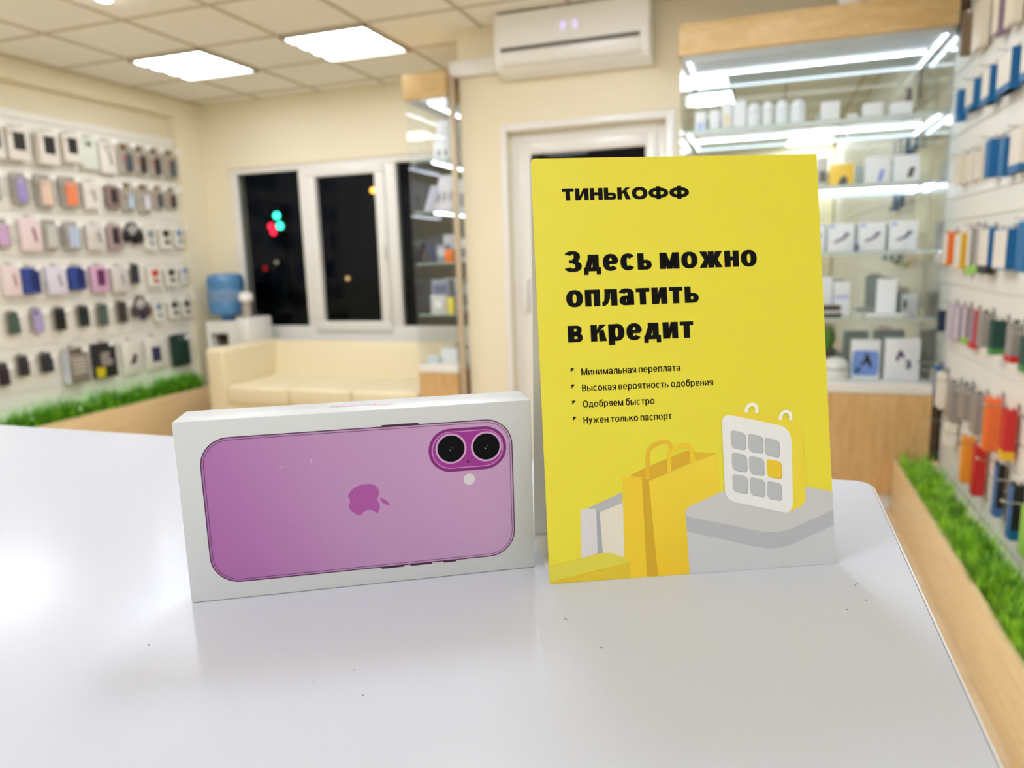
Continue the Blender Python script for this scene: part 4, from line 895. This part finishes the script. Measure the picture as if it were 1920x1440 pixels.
LEFT = [
 ('A', [('wb', 3.444, 3.557, 2.055, 2.269, (40, 32, 34), 'white windowed case box cut by the left edge'), ('wb', 3.588, 3.732, 2.059, 2.266, (30, 26, 28), 'white box with black window, second from left'), ('wb', 3.806, 3.949, 2.057, 2.270, (62, 46, 54), 'white box with dark plum window, third from left'),
        ('wb', 3.993, 4.124, 2.088, 2.281, (34, 28, 30), 'white box with black window beside the mint box'), ('mint', 4.145, 4.284, 2.06, 2.278, (150, 160, 140), 'plain mint white box'), ('streak', 4.304, 4.445, 2.044, 2.272, (WC, SLT), 'white box with grey streak window'),
        ('ear', 4.474, 4.618, 2.052, 2.287, (ED, ER), 'slate and red earphone pack, leftmost of four'), ('ear', 4.632, 4.749, 2.053, 2.290, (EB, ER), 'black and red earphone pack, second of four'), ('ear', 4.770, 4.899, 2.054, 2.291, (EB, ER), 'black and red earphone pack, third of four'), ('ear', 4.932, 5.062, 2.055, 2.294, (ED, ER), 'slate and red earphone pack by the pilaster')]),
 ('B', [('clear', 3.41, 3.508, 1.785, 1.975, (150, 176, 206), 'pale blue case in clear pack at the left edge'), ('clear', 3.594, 3.704, 1.767, 1.984, (164, 148, 206), 'lilac phone case in clear pack'), ('clear', 3.758, 3.892, 1.759, 1.987, (236, 206, 182), 'peach phone case in clear pack'), ('clear', 3.943, 4.096, 1.769, 1.990, (248, 142, 94), 'orange phone case in clear pack'),
        ('streak', 4.129, 4.258, 1.775, 1.967, (WC, SLT), 'white streak box beside the orange case'), ('dark', 4.326, 4.443, 1.789, 1.954, (MAU, DBR), 'mauve brown box with dark window'), ('ear', 4.469, 4.586, 1.767, 1.996, (EL, ER), 'sky blue and red earphone pack'), ('ear', 4.617, 4.752, 1.766, 1.992, (EW, SLV), 'white earphone pack'),
        ('ear', 4.776, 4.882, 1.80, 1.995, (ED, ER), 'slate earphone pack beside the white one'), ('ear', 4.917, 5.028, 1.807, 1.993, (EB, ER), 'black earphone pack by the pilaster')]),
 ('C', [('clear', 3.424, 3.531, 1.485, 1.676, (212, 172, 212), 'pink lilac case in clear pack at the left edge'), ('streak', 3.604, 3.752, 1.471, 1.691, (PKC, MRN), 'blush box with maroon streak window'), ('clear', 3.759, 3.886, 1.474, 1.682, (206, 206, 196), 'pale grey case in clear pack'), ('clear', 3.924, 4.064, 1.474, 1.677, (198, 212, 236), 'light blue case in clear pack'),
        ('streak', 4.113, 4.267, 1.478, 1.664, (GWC, SLT), 'off white box with grey streak'), ('dark', 4.292, 4.420, 1.479, 1.670, (mm('taupe mauve carton', (176, 158, 154)), DPL), 'taupe box with aubergine window'), ('head', 4.444, 4.600, 1.522, 1.684, (EB, mm('black pouch', (36, 32, 32))), 'black headphones with black pouch'),
        ('bud', 4.629, 4.772, 1.479, 1.681, GRB, 'ivory card with grey blue earbuds'), ('bud', 4.790, 4.934, 1.488, 1.687, BKB, 'ivory card with black earbuds'), ('bud', 4.947, 5.066, 1.498, 1.691, BLB, 'ivory card with blue earbuds by the pilaster')]),
 ('D', [('streak', 3.441, 3.557, 1.182, 1.378, (PKC, BRN), 'blush box with rust streak'), ('solid', 3.566, 3.692, 1.187, 1.359, (BLUC, BLUD), 'wider royal blue box'), ('streak', 3.752, 3.897, 1.172, 1.363, (LIC, SLV), 'lilac white box between two blue boxes'), ('solid', 3.920, 4.048, 1.195, 1.360, (BLUC, BLUD), 'royal blue box right of the lilac box'),
        ('dark', 4.105, 4.253, 1.171, 1.361, (PPC, PURW), 'pink purple box with plum window'), ('streak', 4.287, 4.433, 1.162, 1.352, (GWC, SLV), 'grey white box beside the pink one'), ('phone', 4.456, 4.542, 1.218, 1.374, (58, 66, 72), 'slim slate pouch'),
        ('bud', 4.627, 4.777, 1.184, 1.361, RED, 'ivory card with red earbuds'), ('bud', 4.805, 4.949, 1.182, 1.363, BKB, 'ivory card with black earbuds beside the red ones'), ('bud', 4.980, 5.070, 1.196, 1.371, BLB, 'narrow ivory card with blue earbuds')]),
 ('E', [('phone', 3.427, 3.510, .930, 1.079, (74, 98, 84), 'sage green phone case'), ('phone', 3.598, 3.680, .922, 1.087, (180, 166, 210), 'lilac phone case'), ('phone', 3.764, 3.851, .920, 1.084, (24, 26, 26), 'black phone case'), ('phone', 3.953, 4.043, .930, 1.084, (28, 42, 42), 'black green phone case'),
        ('phone', 4.120, 4.208, .921, 1.086, (86, 104, 96), 'grey green phone case'), ('phone', 4.296, 4.384, .926, 1.094, (66, 60, 54), 'brown black phone case'), ('head', 4.447, 4.590, .930, 1.117, (mm('brown headphone', (86, 70, 66)), mm('navy pouch', (46, 54, 84))), 'brown headphones with navy pouch'),
        ('bud', 4.646, 4.757, .898, 1.096, BLB, 'ivory card with blue earbuds'), ('bud', 4.807, 4.939, .909, 1.097, BKB, 'ivory card with black earbuds, left one'), ('bud', 4.955, 5.072, .907, 1.099, BKB, 'ivory card with black earbuds, right one')]),
 ('F', [('phone', 3.308, 3.390, .602, .756, (48, 34, 46), 'dark plum phone case'), ('phone', 3.450, 3.533, .645, .787, (44, 44, 48), 'charcoal phone case, left one'), ('phone', 3.612, 3.710, .644, .782, (42, 44, 54), 'blue black phone case, right one'), ('text', 3.795, 3.951, .535, .781, 0, 'taupe box with pale stripes and silver side'),
        ('photo', 4.035, 4.227, .533, .791, 0, 'black box with yellow corner'), ('photow', 4.298, 4.471, .526, .776, (mm('dark brown picture', (74, 58, 52)), 0), 'ivory box with dark brown picture'), ('photow', 4.520, 4.721, .530, .784, (mm('navy picture', (44, 48, 98)), 1), 'ivory box with navy square'), ('tablet', 4.784, 5.003, .508, .776, 0, 'large bottle green tablet cover')]),
]
ROWN = dict(A='top', B='second', C='third', D='fourth', E='fifth', F='bottom')
for row, items in LEFT:
    for kind, y0, y1, z0, z1, c_, ref in items:
        nm, cat = NAMES[kind]; w_, h = y1 - y0, z1 - z0
        t = thing(nm, ref + ', ' + ROWN[row] + ' row, left wall', cat, ROWN[row] + ' row of goods on the left slatwall', (LX + .012, (y0 + y1) / 2, z0))
        d = DEP.get(kind, .03)
        KINDS[kind](t, w_, h, d, c_)
        hz = z1 + .014 if kind in DEP and kind not in ('clear', 'ear') else z1 - .008 if kind not in ('phone', 'head') else z1 - .004
        hook(LX, (y0 + y1) / 2, hz, 1, d + .075, 'hook above the ' + ref.split(',')[0] + ', ' + ROWN[row] + ' row', 'tagged hooks on the left slatwall')
# hooks still empty between the bottom boxes
# ------------------------------------------------------------------ packs on the right slatwall
BL, WH, CRM = mm('petrol blue pack', (10, 104, 164)), mm('white pack', (236, 228, 214)), mm('cream pack', (232, 222, 200))
MVP, ORP, YLP, GRP, BKP = mm('pale mauve pack', (206, 192, 202)), mm('orange pack', (240, 120, 34)), mm('yellow pack', (238, 186, 36)), film('smoky clear pack', (172, 164, 158), .75), mm('black pack', (26, 24, 26))
NVP, RDP, GNP, DGP, BRP, AMB, LGP, PPP = mm('navy pack', (30, 50, 76)), mm('red pack', (206, 34, 34)), mm('green pack', (70, 140, 62)), mm('dark green pack', (18, 66, 60)), mm('taupe metal pack', (128, 108, 84)), mm('amber pack', (248, 158, 46)), mm('lime pack', (160, 210, 90)), mm('mauve pouch', (156, 132, 152))
SBL = mm('steel blue pack', (66, 108, 170))
# (x front, near y, far y, bottom, top, front, side, lower accent, words)
RIGHT = [
 ('first', [(.795, 3.90, 3.93, 2.158, 2.335, BRP, BRP, None, 'narrow taupe pack by the showcase'), (.806, 3.632, 3.775, 2.133, 2.318, CRM, CRM, None, 'wide cream pack beside the taupe one'), (.800, 3.363, 3.450, 2.115, 2.30, CRM, PPP, None, 'mauve edged pack'), (.805, 3.201, 3.30, 2.107, 2.28, CRM, CRM, None, 'cream pack at the top right')]),
 ('second', [(.800, 3.905, 3.955, 1.882, 2.016, BL, BL, None, 'blue pack nearest the showcase'), (.806, 3.681, 3.81, 1.897, 2.018, WH, BL, BL, 'blue edged white pack, second from showcase'), (.800, 3.415, 3.526, 1.876, 2.012, WH, BL, BL, 'blue edged white pack, third from showcase'), (.802, 3.159, 3.321, 1.874, 2.015, WH, BL, BL, 'blue edged white pack, fourth from showcase'), (.806, 2.90, 3.06, 1.870, 2.03, WH, BL, BL, 'blue edged pack cut by the right edge')]),
 ('third', [(.807, 3.813, 3.935, 1.598, 1.72, CRM, CRM, None, 'cream pack by the showcase'), (.812, 3.655, 3.73, 1.595, 1.716, CRM, WH, None, 'pale pack, second from showcase'), (.818, 3.535, 3.60, 1.595, 1.711, WH, CRM, None, 'small white pack beside the blue pair'), (.801, 3.333, 3.40, 1.584, 1.727, BL, BL, None, 'left pack of the blue pair'), (.803, 3.156, 3.22, 1.572, 1.708, BL, BL, None, 'right pack of the blue pair'), (.807, 2.99, 3.11, 1.574, 1.72, WH, WH, BL, 'white pack with blue foot')]),
 ('fourth', [(.812, 4.11, 4.20, 1.232, 1.383, WH, WH, None, 'white pack by the showcase'), (.800, 3.92, 4.00, 1.239, 1.389, WH, ORP, None, 'orange pack'), (.808, 3.706, 3.821, 1.224, 1.379, WH, YLP, None, 'yellow edged pack'), (.822, 3.602, 3.663, 1.204, 1.405, WH, GRP, LGP, 'thin smoky pack'), (.816, 3.473, 3.53, 1.214, 1.403, GRP, WH, LGP, 'thin white pack with green foot'),
             (.810, 3.292, 3.419, 1.215, 1.394, WH, BL, BKP, 'white pack with black foot'), (.803, 3.035, 3.191, 1.237, 1.383, WH, BL, None, 'wide white pack with blue edge'), (.806, 2.84, 2.94, 1.234, 1.402, BL, BL, None, 'blue pack at the right edge')]),
 ('fifth', [(.806, 4.015, 4.061, .916, 1.02, NVP, NVP, None, 'small navy pack'), (.818, 3.817, 3.919, .893, 1.065, MVP, MVP, None, 'pale mauve pack, left one'), (.820, 3.683, 3.77, .907, 1.061, MVP, PPP, None, 'pale mauve pack, right one'), (.822, 3.584, 3.65, .907, 1.068, MVP, GRP, LGP, 'thin mauve pack with green foot'), (.822, 3.449, 3.53, .902, 1.063, PPP, RDP, RDP, 'red curved pack'),
            (.804, 3.250, 3.33, .933, 1.066, GRP, GRP, None, 'smoky clear pack'), (.795, 3.070, 3.13, .930, 1.054, DGP, DGP, GNP, 'dark green pack with light foot'), (.802, 2.880, 2.95, .926, 1.06, GRP, GRP, RDP, 'smoky pack with red piece'), (.806, 2.74, 2.81, .914, 1.03, DGP, DGP, GNP, 'dark green pack at the right edge')]),
 ('sixth', [(.803, 4.011, 4.15, .612, .742, WH, BL, BL, 'white and blue pack below the showcase edge'), (.808, 3.90, 4.00, .554, .724, WH, WH, None, 'white pack beside the smoky trio'), (.801, 3.644, 3.741, .552, .722, GRP, GRP, None, 'left pack of the smoky trio'), (.807, 3.455, 3.541, .594, .743, GRP, GRP, None, 'middle pack of the smoky trio'), (.803, 3.247, 3.320, .586, .743, GRP, GRP, None, 'right pack of the smoky trio'),
            (.794, 3.053, 3.11, .566, .768, ORP, mm('coral pack', (250, 120, 56)), None, 'tall orange pack'), (.803, 2.871, 2.93, .584, .762, RDP, RDP, YLP, 'red pack with yellow foot')]),
 ('bottom', [(.790, 3.648, 3.70, .432, .54, WH, WH, None, 'short white pack'), (.794, 3.340, 3.39, .356, .55, AMB, AMB, None, 'amber pack'), (.798, 3.180, 3.23, .352, .551, RDP, RDP, None, 'red pack beside the amber one'), (.812, 2.940, 2.99, .353, .549, SBL, BKP, SBL, 'slim black and blue pack'), (.803, 2.730, 2.78, .345, .538, SBL, BKP, BL, 'wider black and blue pack'), (.808, 2.60, 2.66, .332, .50, LGP, LGP, None, 'lime pack at the right edge')]),
]
for row, items in RIGHT:
    for i, (xf, y0, y1, z0, z1, mf, ms, ma, ref) in enumerate(items):
        z1 = min(z1, 2.62)
        t = thing('accessory_pack', ref + ', ' + row + ' row, right wall', 'pack', row + ' row of packs on the right slatwall', (.838, (y0 + y1) / 2, z0))
        dx, hw, h = .838 - xf, (y1 - y0) / 2, z1 - z0
        MB().box(-dx + .0012, 0, -hw + .0012, hw, 0, h).build('pack_body', ms, t, bevel=.002)
        MB().box(-dx, -dx + .001, -hw + .003, hw - .002, h * .04, h * .97).build('pack_front', mf, t)
        MB().box(-dx * .9, -.002, -hw - .0004, -hw + .001, h * .03, h * .97).build('pack_side', ms, t)
        if ma is not None: MB().box(-dx - .0006, -.001, -hw - .0012, hw - .002, h * .0, h * .18).build('accent_foot', ma, t)
        MB().box(-dx * .6, -dx * .35, -.012 if hw > .012 else -hw, .012 if hw > .012 else hw, h, h + .012).build('hang_tab', WH if mf is not GRP else BKP, t)
        low = row in ('sixth', 'bottom')
        hook(.85, (y0 + y1) / 2, z1 + .008, -1, dx + (.06 if low else .025), 'hook of the ' + ref.split(',')[0] + ', ' + row + ' row right', 'wire hooks on the right slatwall', tagged=False, ball=low)

# ------------------------------------------------------------------ street outside the window
struct(MB().box(-60, 30, 5.75, 60, -.35, -.25).build('ground', mat('dark asphalt', (40, 40, 42), .9)))
def glow(n_, rgb, e): return mat(n_, rgb, .4, emit=e)
t = thing('traffic_light', 'traffic light glowing green and red outside the left window', 'traffic light', loc=(-22.15, 30, -.25))
MB().cyl((.42, 0.05, 0), (.42, 0.05, 4.3), .06).build('pole', BLACK, t)
MB().box(-.45, .45, 0, .3, 2.9, 4.15).build('housing', BLACK, t, bevel=.03)
gm, rm = glow('green signal', (60, 240, 200), 5.0), glow('red signal', (255, 30, 60), 4.0)
for x, z in ((.06, 3.90), (.20, 3.42)): MB().prism(circ(x, z, .17, 20), .05, 'y', -.06).build('green_lamp', gm, t)
for x, z in ((-.30, 3.42), (-.20, 3.14)): MB().prism(circ(x, z, .15, 20), .05, 'y', -.06).build('red_lamp', rm, t)
def lamp_outside(x, z, r, m, label):
    t = thing('outdoor_lamp', label, 'street lamp', 'lamps outside the window', (x, 30, -.25))
    MB().cyl((0, .1, 0), (0, .1, z + .25), .05).build('pole', BLACK, t)
    MB().prism(circ(0, z + .25, r, 20), .06, 'y', -.03).build('lamp', m, t)
lamp_outside(-16.85, 4.53, .12, glow('amber street lamp', (255, 176, 72), 5.0), 'amber street lamp at the upper right of the middle window')
lamp_outside(-18.46, .62, .10, glow('dim amber lamp', (214, 170, 110), 1.6), 'dim amber lamp low in the middle window')
lamp_outside(-22.35, 1.46, .09, glow('dim white lamp', (190, 176, 150), .8), 'dim white lamp below the traffic light')
lamp_outside(-23.03, 1.19, .12, glow('dim red lamp', (190, 20, 30), .8), 'car tail light shown as a dim red lamp below the traffic light')  # red glow taken for a car tail light, built as a lamp
